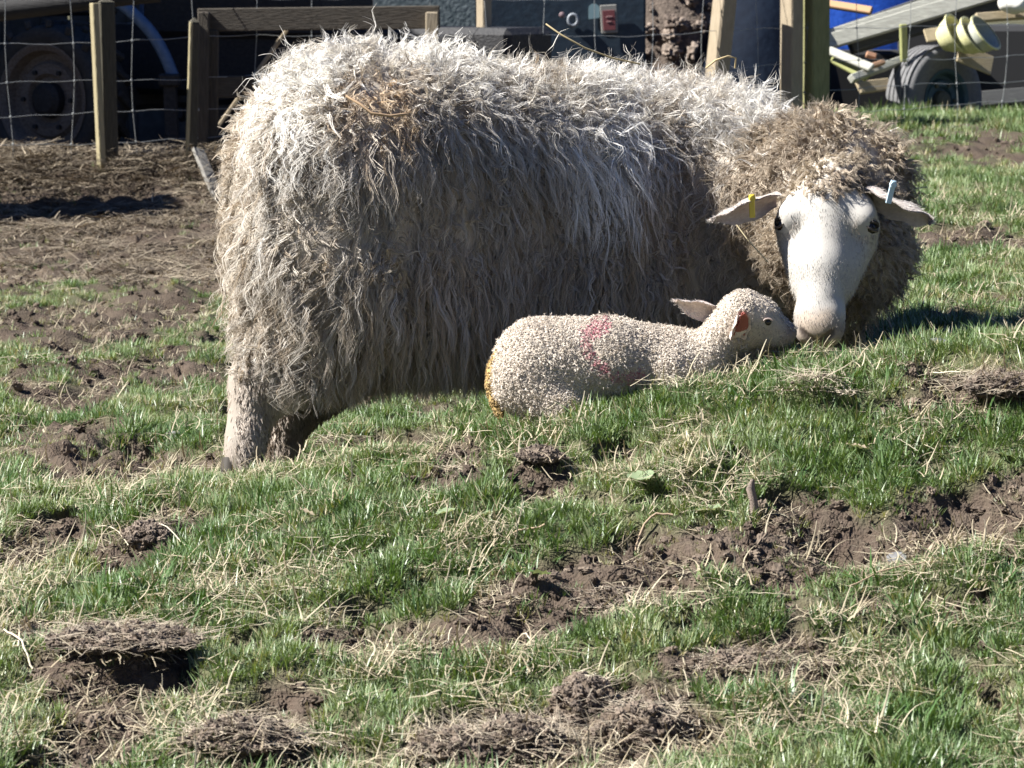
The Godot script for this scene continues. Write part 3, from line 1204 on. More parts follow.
	var made := 0
	for r in roots:
		var p: Vector3 = r[0]
		var n: Vector3 = r[1]
		var to_eye := (Vector3(0, 0.95, 0) - p).normalized()
		if n.dot(to_eye) < -0.25 and rng.randf() < 0.75:
			continue
		var inside := false
		# not where the head comes out of the neck
		var ha := (p - poll).dot(L) / k
		var hb := (p - poll).dot(W)
		var hc := (p - poll).dot(C)
		if ha > 0.02 and ha < 0.4 and absf(hb) < 0.085 and hc > -0.11:
			inside = true
		if inside:
			continue
		var neck := smoothstep(0.20, 0.33, p.x + 0.25 * (-p.z - 5.45) * -1.0) if p.x > 0.3 else 0.0
		neck = 0.0
		if (p - Vector3(poll.x, p.y, poll.z)).length() < 0.27 + nb.get_noise_3d(p.x * 300.0, p.y * 300.0, p.z * 300.0) * 0.04 and p.x > 0.36:
			neck = 1.0
		var nz := nb.get_noise_3d(p.x * 160.0, p.y * 160.0, p.z * 160.0)
		var fine := nc.get_noise_3d(p.x * 700.0, p.y * 300.0, p.z * 700.0)
		var top := smoothstep(0.35, 0.8, n.y + nz * 0.15)
		var rump := smoothstep(-0.1, 0.35, -n.x + 0.15 * n.z)
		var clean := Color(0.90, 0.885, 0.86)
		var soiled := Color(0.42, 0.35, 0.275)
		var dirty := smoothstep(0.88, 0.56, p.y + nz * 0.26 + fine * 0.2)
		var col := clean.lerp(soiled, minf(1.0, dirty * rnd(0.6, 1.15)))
		# dusty grey patches
		col = col.lerp(Color(0.50, 0.46, 0.41), smoothstep(-0.05, 0.35, nb.get_noise_3d(p.x * 90.0, p.y * 140.0, p.z * 90.0) + fine * 0.3) * 0.4)
		if rng.randf() < 0.12 * dirty:
			col = col.lerp(Color(0.30, 0.225, 0.15), rnd(0.3, 0.9))
		var td := (p - tail).length()
		if td < 0.15:
			col = col.lerp(Color(0.66, 0.46, 0.26), smoothstep(0.085, 0.02, td + nz * 0.05) * rnd(0.4, 0.95))
		var down := Vector3.DOWN - n * Vector3.DOWN.dot(n)
		# locks that lie near one another lean the same way and part from the next clump
		var sway := Vector3(nb.get_noise_3d(p.x * 420.0, p.y * 200.0, p.z * 420.0), nb.get_noise_3d(p.x * 420.0 + 90.0, p.y * 200.0, p.z * 420.0), nb.get_noise_3d(p.x * 420.0, p.y * 200.0, p.z * 420.0 + 90.0))
		sway -= n * minf(0.0, sway.dot(n))
		p += n * maxf(-0.004, 0.024 * nb.get_noise_3d(p.x * 330.0 + 50.0, p.y * 130.0, p.z * 330.0))
		var o := {}
		var dir := Vector3.UP
		if p.y < 0.27 and p.x < -0.2 and -p.z < 5.15 and p.y < 0.2 + 0.4 * (-0.2 - p.x):
			# short wool on the shanks
			if true:
				col = Color(0.60, 0.53, 0.465).lerp(Color(0.33, 0.27, 0.22), clampf(0.4 + fine * 1.2 + rnd(-0.2, 0.2), 0.0, 1.0))
			o = {"len": rnd(0.012, 0.022), "strands": 8, "width": 0.0013, "root": 0.008, "wave": 0.001, "turns": 1.0, "lift": 0.3, "fall": 0.2, "jitter": 0.2, "segs": 3}
			dir = (n * 0.3 + down * 0.9).normalized()
		elif neck > 0.5:
			# the ruff round the face: thick matted locks that stand off
			var away: Vector3 = (p - hp.call(0.08, 0, -0.1)).normalized()
			col = Color(0.54, 0.455, 0.355).lerp(Color(0.29, 0.23, 0.175), clampf(0.45 + nz * 1.1 + rnd(-0.25, 0.25), 0.0, 1.0))
			p += n * 0.03 * nb.get_noise_3d(p.x * 420.0, p.y * 420.0 + 70.0, p.z * 420.0)
			o = {"len": rnd(0.03, 0.065), "strands": 9, "width": 0.0016, "root": 0.010, "wave": rnd(0.004, 0.009), "turns": rnd(1.0, 2.0), "lift": 0.22, "fall": 0.14, "jitter": 0.3, "segs": 7}
			dir = (n * 0.55 + away * 0.25 + down * 0.45 + sway * 1.6 + unit() * 0.4).normalized()
		else:
			var side := 1.0 - top
			var long := lerpf(rnd(0.05, 0.085), rnd(0.11, 0.17), side)
			if rump > 0.5:
				long *= 0.85
			long = minf(long * (1.0 + nz * 0.5), maxf(0.03, p.y - (0.25 if p.x < -0.42 else 0.18)))
			o = {"len": long, "strands": 6, "width": 0.0015 if rump < 0.5 else 0.0018, "root": lerpf(0.015, 0.010, side), "wave": lerpf(0.009, 0.0065, side) * (1.4 if rump > 0.5 else 0.9), "turns": lerpf(1.2, 2.0, side) * (0.95 if rump > 0.5 else 1.0),
				"lift": lerpf(0.28, 0.17, side), "fall": lerpf(0.12, 0.36, side), "jitter": lerpf(0.42, 0.17, side), "segs": 9 if side > 0.5 else 7}
			dir = (n * lerpf(0.55, 0.5, side) + down * lerpf(0.25, 0.7, side) + sway * lerpf(1.4, 1.0, side) + unit() * lerpf(0.7, 0.25, side)).normalized()
		# here and there a lock that has come loose from the rest and curls
		if o.segs > 5 and neck < 0.5 and rng.randf() < (0.22 if rump > 0.4 or top > 0.3 else 0.10):
			o.wave *= 2.0
			o.width *= 1.05
			o.lift = 0.32
			o.root *= 0.6
			col = col.lerp(Color(0.86, 0.80, 0.70), 0.3)
		var aa := ra
		var ab := sa
		if o.segs == 3:
			aa = B[4][0] if p.x < -0.425 else B[7][1]
			ab = B[5][1] if p.x < -0.425 else B[8][1]
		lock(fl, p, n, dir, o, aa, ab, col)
		# undercoat
		if o.segs > 5 and (rump > 0.3 or rng.randf() < 0.7):
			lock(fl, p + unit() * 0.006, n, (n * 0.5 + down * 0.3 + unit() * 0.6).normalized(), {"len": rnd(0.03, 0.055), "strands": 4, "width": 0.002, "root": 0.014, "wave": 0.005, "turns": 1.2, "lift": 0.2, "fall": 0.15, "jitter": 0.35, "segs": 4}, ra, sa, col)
		if o.segs == 3:
			for q in 6:
				var tv := unit()
				lock(fl, p + (tv - n * tv.dot(n)) * 0.011, n, (dir + unit() * 0.3).normalized(), o, aa, ab, col)
		made += 1
	# wisps that stand up along the back
	for r in roots:
		if r[1].y > 0.45 and rng.randf() < 0.035 and r[0].x < 0.5:
			lock(fl, r[0], r[1], (r[1] + unit() * 0.6).normalized(), {"len": rnd(0.08, 0.13), "strands": 2, "width": 0.0016, "root": 0.003, "wave": 0.008, "turns": rnd(1.0, 2.2), "lift": 0.4, "fall": 0.05, "jitter": 0.35, "segs": 8}, ra, sa, Color(0.80, 0.76, 0.70))
	# wool on the poll and cheeks, thinning out on the forehead
	var hs2 := Shape.new()
	hs2.v = sh.v
	hs2.n = sh.n
	hs2.i = sh.i.slice(head_from)
	for r in spread_over(hs2, 26000.0):
		var p: Vector3 = r[0]
		var n: Vector3 = r[1]
		var a := (p - poll).dot(L) / k
		var b := (p - poll).dot(W)
		var c := (p - poll).dot(C)
		var edge := 0.040 - absf(b) * 0.15 + nb.get_noise_3d(p.x * 900.0, p.y * 900.0, p.z * 900.0) * 0.03
		var cheek := c < -0.105 and a < 0.2
		if not (a < edge or cheek) or a < -0.2:
			continue
		var col := Color(0.44, 0.375, 0.295).lerp(Color(0.27, 0.21, 0.16), clampf(0.4 + nb.get_noise_3d(p.x * 500.0, p.y * 500.0, p.z * 500.0) + rnd(-0.25, 0.25), 0.0, 1.0))
		lock(fl, p, n, (n * 0.4 + L * 0.35 + W * (b * 4.0 + 0.45) + unit() * 0.35).normalized(), {"len": rnd(0.02, 0.042) if not cheek else rnd(0.015, 0.03), "strands": 8, "width": 0.0015, "root": 0.009, "wave": 0.005, "turns": rnd(0.9, 1.8), "lift": 0.12, "fall": 0.12, "jitter": 0.4, "segs": 5}, poll - C * 0.08, poll + L * 0.1 - C * 0.08, col)
	# short hair that lies along the face
	for r in spread_over(hs2, 130000.0):
		var p: Vector3 = r[0]
		var n: Vector3 = r[1]
		var a := (p - poll).dot(L) / k
		var c := (p - poll).dot(C)
		if a < 0.02 or a > 0.275 or c < -0.12 or n.dot(C) < -0.3:
			continue
		var b := (p - poll).dot(W)
		if Vector2(a - 0.093, absf(b) - 0.072).length() < 0.015:
			continue
		var g := nc.get_noise_3d(p.x * 900.0, p.y * 300.0, p.z * 900.0) * 0.5 + 0.5
		var col := Color(0.49, 0.468, 0.435).lerp(Color(0.33, 0.29, 0.25), clampf(g * 0.6 + rnd(-0.3, 0.3), 0.0, 1.0))
		col = col.lerp(Color(0.24, 0.19, 0.16), smoothstep(0.245, 0.28, a) * 0.7)
		# damp brown hair at the inner corners of the eyes
		col = col.lerp(Color(0.26, 0.20, 0.16), smoothstep(0.03, 0.012, Vector2((a - 0.108) * 0.7, absf(b) - 0.066).length()) * rnd(0.3, 0.8))
		lock(fl, p, n, (n * 0.12 + L * 0.9 + W * b * 3.0 + unit() * 0.18).normalized(), {"len": rnd(0.006, 0.011), "strands": 1, "width": 0.0008, "root": 0.001, "wave": 0.0003, "turns": 0.5, "lift": 0.06, "fall": 0.0, "jitter": 0.06, "segs": 2}, poll - C * 0.08, nose - C * 0.06, col)
	print("locks ", made, " tris ", fl.i.size() / 3)
	var fo := put(fl.done(), "fleece", wool_material(0.5), root)
	tag(fo, "long wavy matted fleece, white on the back and tan below", "", "", "stuff")
	return root

func build_lamb():
	var root := thing("lamb", "small curly white lamb lying in the grass, crimson mark on its side", "lamb", Vector3.ZERO)
	var s0 := 4.66
	var B := []
	B.append([at(540, 364, s0), at(605, 361, s0), 0.078, 0.073])
	B.append([at(610, 361, s0), at(676, 364, s0 + 0.02), 0.071, 0.060])
	B.append([at(524, 382, s0 - 0.025), at(562, 408, s0 - 0.055), 0.055, 0.038])
	B.append([at(670, 370, s0 - 0.03), at(688, 394, s0 - 0.045), 0.038, 0.028])
	B.append([at(590, 395, s0), at(670, 395, s0), 0.05, 0.045])
	B.append([at(676, 364, s0 + 0.01), at(702, 364, s0), 0.054, 0.044])
	B.append([at(702, 362, s0), at(731, 326, s0), 0.040, 0.034])
	B.append([at(690, 385, s0 - 0.02), at(735, 400, s0 - 0.06), 0.028, 0.016])
	B.append([at(731, 326, s0), at(742, 318, s0 - 0.005), 0.034, 0.037])
	B.append([at(745, 314, s0 - 0.005), at(758, 317, s0 - 0.005), 0.040, 0.035])
	B.append([at(758, 321, s0 - 0.005), at(787, 332, s0 - 0.01), 0.030, 0.0175])
	B.append([at(745, 334, s0 - 0.005), at(784, 340, s0 - 0.01), 0.025, 0.012])
	var cuts := [[at(792, 328, s0 - 0.025), at(788, 331, s0 - 0.027), 0.0035], [at(795, 338, s0 - 0.018), at(779, 341, s0 - 0.024), 0.0022]]
	var sh := Shape.new()
	var nose_tip := at(793, 332, s0 - 0.01)
	var tint := func(p: Vector3, _n: Vector3) -> Color:
		var q := nc.get_noise_3d(p.x * 900.0, p.y * 900.0, p.z * 900.0) * 0.5 + 0.5
		var col := Color(0.5, 0.43, 0.36).lerp(Color(0.38, 0.32, 0.26), q)
		col = col.lerp(Color(0.16, 0.12, 0.11), smoothstep(0.042, 0.016, (p - nose_tip).length() + q * 0.012))
		return col
	flesh(sh, B, 0.016, 0.0065, tint, cuts)
	var skin := paint(Color(1, 1, 1), 0.8, 0.0, true)
	put(sh.done(), "body", skin, root)
	# tight curls
	var curls := []
	for v in 4:
		var cs := Shape.new()
		var pts := []
		var rr := []
		for q in 8:
			var t := q / 7.0
			var an := t * TAU * 1.15 + v
			pts.append(Vector3(cos(an) * 0.55 * (1.0 - 0.4 * t), -0.45 + t * 1.1, sin(an) * 0.55 * (1.0 - 0.4 * t)) + unit() * 0.08)
			rr.append(0.40 * (1.0 - 0.55 * t * t))
		cs.tube(pts, rr, 4)
		curls.append(cs.done())
	var xf := [[], [], [], []]
	var cl := [PackedColorArray(), PackedColorArray(), PackedColorArray(), PackedColorArray()]
	var mark := [[606, 329], [597, 331], [590, 336], [587, 345], [590, 354], [597, 361], [604, 368], [618, 376], [630, 378], [638, 376]]
	var mk := []
	for q in mark:
		mk.append(at(q[0], q[1], s0 - 0.06))
	var eye_at := at(768, 322, s0 - 0.036)
	for r in spread_over(sh, 110000.0):
		var p: Vector3 = r[0]
		var n: Vector3 = r[1]
		var face := smoothstep(at(752, 0, s0).x, at(764, 0, s0).x, p.x)
		if face > 0.0 and rng.randf() < face * 0.15:
			continue
		if (p - eye_at).length() < 0.012 or (p - nose_tip).length() < 0.02:
			continue
		var crown := p.x > at(738, 0, s0).x and n.y > 0.35
		var size := rnd(0.0014, 0.0028)
		if p.x > at(700, 0, s0).x and not crown:
			size *= 0.62
		if face > 0.2:
			size *= 0.55
		var g := nb.get_noise_3d(p.x * 500.0, p.y * 500.0, p.z * 500.0) * 0.5 + 0.5
		var col := Color(0.68, 0.61, 0.53).lerp(Color(0.5, 0.425, 0.35), clampf(g * 0.75 + rnd(-0.2, 0.25), 0.0, 1.0))
		if n.z > 0.0:
			var dm := 1.0
			for q in mk:
				dm = minf(dm, Vector2(p.x - q.x, p.y - q.y).length())
			if rng.randf() < smoothstep(0.017, 0.004, dm + (g - 0.5) * 0.014):
				col = col.lerp(Color(0.46, 0.07, 0.15), rnd(0.3, 0.85))
		var tl := (p - at(494, 385, s0)).length()
		if rng.randf() < smoothstep(0.05, 0.015, tl + (g - 0.5) * 0.03):
			col = col.lerp(Color(0.55, 0.38, 0.15), rnd(0.3, 0.9))
		var up := (n + unit() * 0.5).normalized()
		var x := up.cross(Vector3(rng.randf(), rng.randf(), rng.randf())).normalized()
		var which := rng.randi_range(0, 3)
		xf[which].append(Transform3D(Basis(x, up, x.cross(up)).scaled(Vector3(size, size, size)), p + n * size * 0.3))
		cl[which].append(col)
	var wm := wool_material(0.3)
	# soft crimped locks over the curls
	var coat := Shape.new()
	for r in spread_over(sh, 34000.0):
		var p: Vector3 = r[0]
		var n: Vector3 = r[1]
		if p.x > at(752, 0, s0).x and n.y < 0.3:
			continue
		var short := 0.55 if p.x > at(700, 0, s0).x else 1.0
		var g := nb.get_noise_3d(p.x * 500.0, p.y * 500.0, p.z * 500.0) * 0.5 + 0.5
		var col := Color(0.80, 0.73, 0.645).lerp(Color(0.58, 0.50, 0.42), clampf(g * 0.75 + rnd(-0.2, 0.25), 0.0, 1.0))
		if n.z > 0.0:
			var dm := 1.0
			for q in mk:
				dm = minf(dm, Vector2(p.x - q.x, p.y - q.y).length())
			if rng.randf() < smoothstep(0.019, 0.002, dm + (g - 0.5) * 0.016):
				col = col.lerp(Color(0.46, 0.08, 0.16), rnd(0.2, 0.8))
		if rng.randf() < smoothstep(0.05, 0.012, (p - at(494, 385, s0)).length() + (g - 0.5) * 0.03):
			col = col.lerp(Color(0.48, 0.34, 0.15), rnd(0.3, 0.9))
		lock(coat, p + n * 0.002, n, (n * 0.35 + Vector3(-0.3, -0.4, 0) + unit() * 0.8).normalized(), {"len": rnd(0.006, 0.011) * short, "strands": 4, "width": 0.0009, "root": 0.003, "wave": 0.0022 * short, "turns": rnd(1.2, 2.2), "lift": 0.1, "fall": 0.1, "jitter": 0.45, "segs": 5}, at(540, 372, s0), at(700, 366, s0), col)
	tag(put(coat.done(), "wool", wm, root), "soft crimped cream wool of the lamb", "", "", "stuff")
	for v in 4:
		var wo := scatter(curls[v], "curls", wm, xf[v], cl[v], root)
		wo.set_meta("label", "tight cream curls of the lamb's coat")
	print("lamb curls ", xf[0].size() * 4)
	# tail with a yellow stain
	var ts := Shape.new()
	var tp := [at(500, 352, s0 - 0.01), at(493, 368, s0 - 0.02), at(491, 385, s0 - 0.03), at(495, 402, s0 - 0.035), at(501, 418, s0 - 0.04)]
	ts.tube(tp, [0.009, 0.0105, 0.010, 0.0095, 0.006], 10)
	var to := put(ts.done(), "tail", paint(Color(0.42, 0.28, 0.10), 0.8), root)
	to.set_meta("label", "woolly tail stained yellow-brown")
	var txf := []
	var tcl := PackedColorArray()
	for r in spread_over(ts, 60000.0):
		var up: Vector3 = (r[1] + unit() * 0.5).normalized()
		var x := up.cross(unit()).normalized()
		var size := rnd(0.0022, 0.0038)
		txf.append(Transform3D(Basis(x, up, x.cross(up)).scaled(Vector3.ONE * size), r[0]))
		tcl.append(Color(0.50, 0.36, 0.17).lerp(Color(0.26, 0.17, 0.08), rng.randf()))
	scatter(curls[0], "curls", wm, txf, tcl, to)
	# eye
	var es := Shape.new()
	var pr := []
	for q in 9:
		pr.append(Vector2(0.0062 * sin(PI * q / 8.0), -0.0062 * cos(PI * q / 8.0)))
	es.lathe(pr, Transform3D(Basis.IDENTITY, at(768, 322, s0 - 0.0370)), 16, true)
	put(es.done(), "eye", paint(Color(0.02, 0.014, 0.012), 0.12), root)
	var ls := Shape.new()
	var arc := []
	for q in 7:
		var an := lerpf(0.2, PI - 0.2, q / 6.0)
		arc.append(at(768, 322, s0 - 0.0420) + Vector3(cos(an) * 0.008, sin(an) * 0.0055, 0))
	ls.tube(arc, [0.001, 0.0018, 0.002, 0.002, 0.002, 0.0018, 0.001], 6)
	put(ls.done(), "eyelid", paint(Color(0.3, 0.23, 0.2), 0.6), root)
	# ears: one held back, one turned to us with its pink lining lit through
	var em := patchy(Color(0.62, 0.50, 0.45), Color(0.78, 0.70, 0.64), 20.0, 0.7, 0.1, 0.03, 0.0, 51)
	em.backlight_enabled = true
	em.backlight = Color(0.26, 0.14, 0.12).linear_to_srgb()
	var fuzz := Shape.new()
	add_ear(ear_shape(at(726, 314, s0 + 0.02), at(673, 299, s0 + 0.01), Vector3(0.15, -0.6, 0.8), 0.048, 1.3, 0.007, 0.03), at(722, 312, s0 + 0.02), at(673, 299, s0 + 0.01), em, fuzz, root, Color(0.80, 0.73, 0.68), 0.009)
	add_ear(ear_shape(at(735, 336, s0 - 0.036), at(743, 308, s0 - 0.068), Vector3(0.5, 0.0, 1.0), 0.046, 1.35, 0.007, 0.0), at(735, 336, s0 - 0.036), at(743, 308, s0 - 0.068), em, fuzz, root, Color(0.80, 0.73, 0.68), 0.008)
	# short hair on the face
	for r in spread_over(sh, 200000.0):
		if r[0].x < at(742, 0, s0).x or r[1].z < -0.4 or (r[0] - eye_at).length() < 0.009:
			continue
		var dn: float = (r[0] - nose_tip).length()
		if dn < 0.012:
			continue
		lock(fuzz, r[0], r[1], (r[1] * 0.3 + Vector3(-0.7, -0.2, 0) + unit() * 0.4).normalized(), {"len": rnd(0.005, 0.009), "strands": 1, "width": 0.0007, "root": 0.001, "wave": 0.0004, "turns": 0.5, "lift": 0.1, "fall": 0.0, "jitter": 0.1, "segs": 2}, at(742, 318, s0), at(786, 332, s0), Color(0.52, 0.455, 0.39).lerp(Color(0.33, 0.27, 0.225), rng.randf() * 0.8).lerp(Color(0.2, 0.15, 0.13), smoothstep(0.044, 0.018, dn + rnd(-0.006, 0.006))))
	tag(put(fuzz.done(), "short_hair", wool_material(0.3), root), "short hair on the lamb's face and ears", "", "", "stuff")
	var push := Vector3(0.12, 0, 0.3).normalized() * 0.0055
	var ps := ear_shape(at(736, 333, s0 - 0.036) + push, at(742.5, 312, s0 - 0.066) + push, Vector3(0.5, 0.0, 1.0), 0.032, 1.2, 0.001, 0.0)
	var lining := paint(Color(0.36, 0.12, 0.10), 0.6)
	lining.backlight_enabled = true
	lining.backlight = Color(0.4, 0.14, 0.11).linear_to_srgb()
	var lo := put(ps.done(), "ear_lining", lining, root)
	lo.set_meta("label", "pink lining of the lamb's ear")
	return root

# ---------------------------------------------------------------- fence, gate, yard
func fence_s(x: float) -> float:        # the line of the fence: distance at a given x
	return lerpf(12.0, 13.9, clampf((x + 2.19) / 4.73, -0.6, 1.6))

func stake(called: String, label: String, base: Vector3, top: Vector3, wide: float, turn: float, mat: Material, group := "fence posts"):
	var o := thing(called, label, "post", base, group)
	var s := Shape.new()
	var fr := Vector3(sin(turn), 0, cos(turn))
	s.beam(Vector3(0, -0.25, 0), top - base, wide, wide, fr, 0.006)
	put(s.done(), "shaft", mat, o)
	# a chamfered cap and a wire staple
	var c := Shape.new()
	var up := (top - base).normalized()
	var x := up.cross(fr).normalized()
	var t := Transform3D(Basis(x, up, x.cross(up)), top - base)
	var h := wide * 0.49
	c.poly([Vector3(-h, 0, -h), Vector3(-h, 0, h), Vector3(0, 0.02, 0)], Vector3(-1, 1, 0), t)
	c.poly([Vector3(h, 0, -h), Vector3(h, 0, h), Vector3(0, 0.02, 0)], Vector3(1, 1, 0), t)
	c.poly([Vector3(-h, 0, -h), Vector3(h, 0, -h), Vector3(0, 0.02, 0)], Vector3(0, 1, -1), t)
	c.poly([Vector3(-h, 0, h), Vector3(h, 0, h), Vector3(0, 0.02, 0)], Vector3(0, 1, 1), t)
	put(c.done(), "cap", mat, o)
	return o

func build_fence():
	var pale := wood(Color(0.24, 0.19, 0.125), Color(0.38, 0.31, 0.22), Vector3.UP, 61)
	var green := wood(Color(0.15, 0.15, 0.06), Color(0.27, 0.26, 0.12), Vector3.UP, 62)
	var old := wood(Color(0.035, 0.03, 0.02), Color(0.085, 0.075, 0.05), Vector3.UP, 63)
	# [label, base px, base py, top px, top py, s, width, turn, material]
	for p in [["weathered fence stake with pale sunlit edge before the tractor wheel", 110, 158, 106, 2, 12.02, 0.066, 0.3, old],
			["thin weathered gate post leaning beside the wooden gate", 190, 152, 194, 22, 12.06, 0.04, 0.35, old],
			["pale fence post showing above the ewe's back", 484, 120, 484, -22, 12.95, 0.055, 0.75, pale],
			["pale fence stake leaning over in front of the muck heap", 706, 100, 728, -30, 13.25, 0.085, 0.62, pale],
			["straight pale pinkish fence post next to a greenish one", 792, 118, 792, -40, 13.35, 0.082, 0.72, pale],
			["greenish treated fence post beside the pale straight one", 816, 118, 816, -45, 13.42, 0.10, 0.5, green]]:
		var a := at(p[1], p[2], p[5])
		var g := ground_h(a.x, p[5])
		var b := at(p[3], p[4], p[5])
		if p[6] == 0.0: continue
		var foot := Vector3(a.x, g, a.z)
		stake("fence_post", p[0], foot, b, p[6], p[7], p[8])
	var lath := wood(Color(0.24, 0.20, 0.11), Color(0.36, 0.31, 0.19), Vector3.UP, 64)  # the gate post strip is its sunlit edge, put in as paler wood
	for d in [["thin pale sunlit lath nailed up against the dark fence post", 102, 158, 94, 3, 11.93, 0.03], ["narrow pale strip added as the lit edge of the thin gate post", 186, 154, 191, 22, 11.99, 0.014]]:
		var la := at(d[1], d[2], d[5])
		var lo := thing("lath", d[0], "lath", Vector3(la.x, ground_h(la.x, d[5]), la.z), "laths on the fence")
		var ls := Shape.new()
		ls.beam(Vector3(0, -0.1, 0), at(d[3], d[4], d[5]) - lo.position, d[6], d[6], Vector3(-0.75, 0, 0.66), 0.003)
		put(ls.done(), "strip", lath, lo)
	for x in [-3.9, 3.2]:
		var s := fence_s(x)
		stake("fence_post", "fence post at the end of the wire netting run" if x < 0 else "fence post beyond the far end of the netting", Vector3(x, ground_h(x, s), -s - 0.05), Vector3(x, 1.1, -s - 0.05), 0.09, 0.4, old)
	# woven stock netting
	var net := thing("wire_netting", "galvanised stock netting of woven wires stretched along the fence line", "fence", Vector3(0, 0, 0))
	var wire := paint(Color(0.30, 0.31, 0.31), 0.55, 0.5)
	var hl := [0.115, 0.243, 0.376, 0.513, 0.676, 0.86]
	var hr := [0.25, 0.35, 0.444, 0.563, 0.717, 0.87]
	var y_of := func(k: int, x: float) -> float:
		var t := (x + 2.19) / 4.73
		return lerpf(hl[k], hr[k], t) + 0.010 * sin(x * 2.1 + k) + 0.007 * sin(x * 5.3 + 2.0 * k)
	for k in hl.size():
		var s := Shape.new()
		var pts := []
		var x := -3.9
		while x < 3.25:
			pts.append(Vector3(x, y_of.call(k, x) + 0.0035 * sin(x * 24.8 + k), -fence_s(x) + 0.05))
			x += 0.06
		s.tube(pts, [0.0014], 5)
		put(s.done(), "line_wire", wire, net)
	var x0 := -2.14 - 0.253 * 7
	var n := 0
	while x0 < 3.2:
		var s := Shape.new()
		var pts := []
		for k in hl.size():
			pts.append(Vector3(x0 + 0.012 * sin(n * 3.7 + k), y_of.call(k, x0), -fence_s(x0) + 0.053))
		s.tube(pts, [0.0016], 5)
		for k in hl.size():
			s.box(Vector3(0.009, 0.011, 0.009), Transform3D(Basis.IDENTITY, pts[k]), 0.002)
		put(s.done(), "stay_wire", wire, net)
		x0 += 0.253
		n += 1

func build_gate():
	var dark := wood(Color(0.035, 0.028, 0.02), Color(0.085, 0.068, 0.05), Vector3.RIGHT, 71)
	var darkv := wood(Color(0.035, 0.028, 0.02), Color(0.085, 0.068, 0.05), Vector3.UP, 72)
	var light := wood(Color(0.25, 0.2, 0.13), Color(0.38, 0.31, 0.22), Vector3.UP, 73)
	var s := 12.3
	var o := thing("wooden_gate", "dark timber gate of rails and a diagonal brace behind the ewe", "gate", Vector3(at(310, 150, s).x, ground_h(at(310, 150, s).x, s), -s))
	var here := func(px: float, py: float, ds := 0.0) -> Vector3:
		return at(px, py, s + ds) - o.position
	var parts := [["stile", [202, 158], [204, 12], 0.05, 0.06, 0.0, darkv], ["stile", [212, 158], [213, 30], 0.05, 0.03, 0.035, darkv], ["stile", [432, 160], [432, 12], 0.055, 0.06, 0.0, light],
		["rail", [198, 20], [440, 17], 0.10, 0.035, 0.045, dark], ["rail", [206, 87], [440, 84], 0.095, 0.035, 0.045, dark], ["rail", [206, 142], [440, 140], 0.095, 0.035, 0.045, dark],
		["brace", [287, 30], [210, 138], 0.018, 0.02, 0.09, light]]
	for p in parts:
		var sh := Shape.new()
		sh.beam(here.call(p[1][0], p[1][1], p[5]), here.call(p[2][0], p[2][1], p[5]), p[3], p[4], Vector3.BACK, 0.004)
		put(sh.done(), p[0], p[6], o)
	# the long rail along the top of the fence on the left
	var r := thing("fence_rail", "long sagging round timber rail above the tractor wheel", "rail", at(0, 8, 12.2))
	var rs := Shape.new()
	rs.tube([at(-220, 40, 12.2) - r.position, at(0, 11, 12.2) - r.position, at(100, -1, 12.2) - r.position, at(160, -7, 12.22) - r.position], [0.05, 0.046, 0.042, 0.04], 14)
	put(rs.done(), "pole", wood(Color(0.012, 0.011, 0.011), Color(0.028, 0.026, 0.025), Vector3.RIGHT, 75), r)
	# board leaning out of the straw
	var b := thing("loose_board", "short grey board leaning out of the straw by the gate", "board", at(205, 180, 11.6))
	var bs := Shape.new()
	bs.beam(at(224, 212, 11.55) - b.position, at(198, 150, 11.95) - b.position, 0.055, 0.02, Vector3(0.7, 0.3, 1), 0.003)
	put(bs.done(), "plank", wood(Color(0.13, 0.12, 0.105), Color(0.22, 0.205, 0.185), Vector3.UP, 76), b)

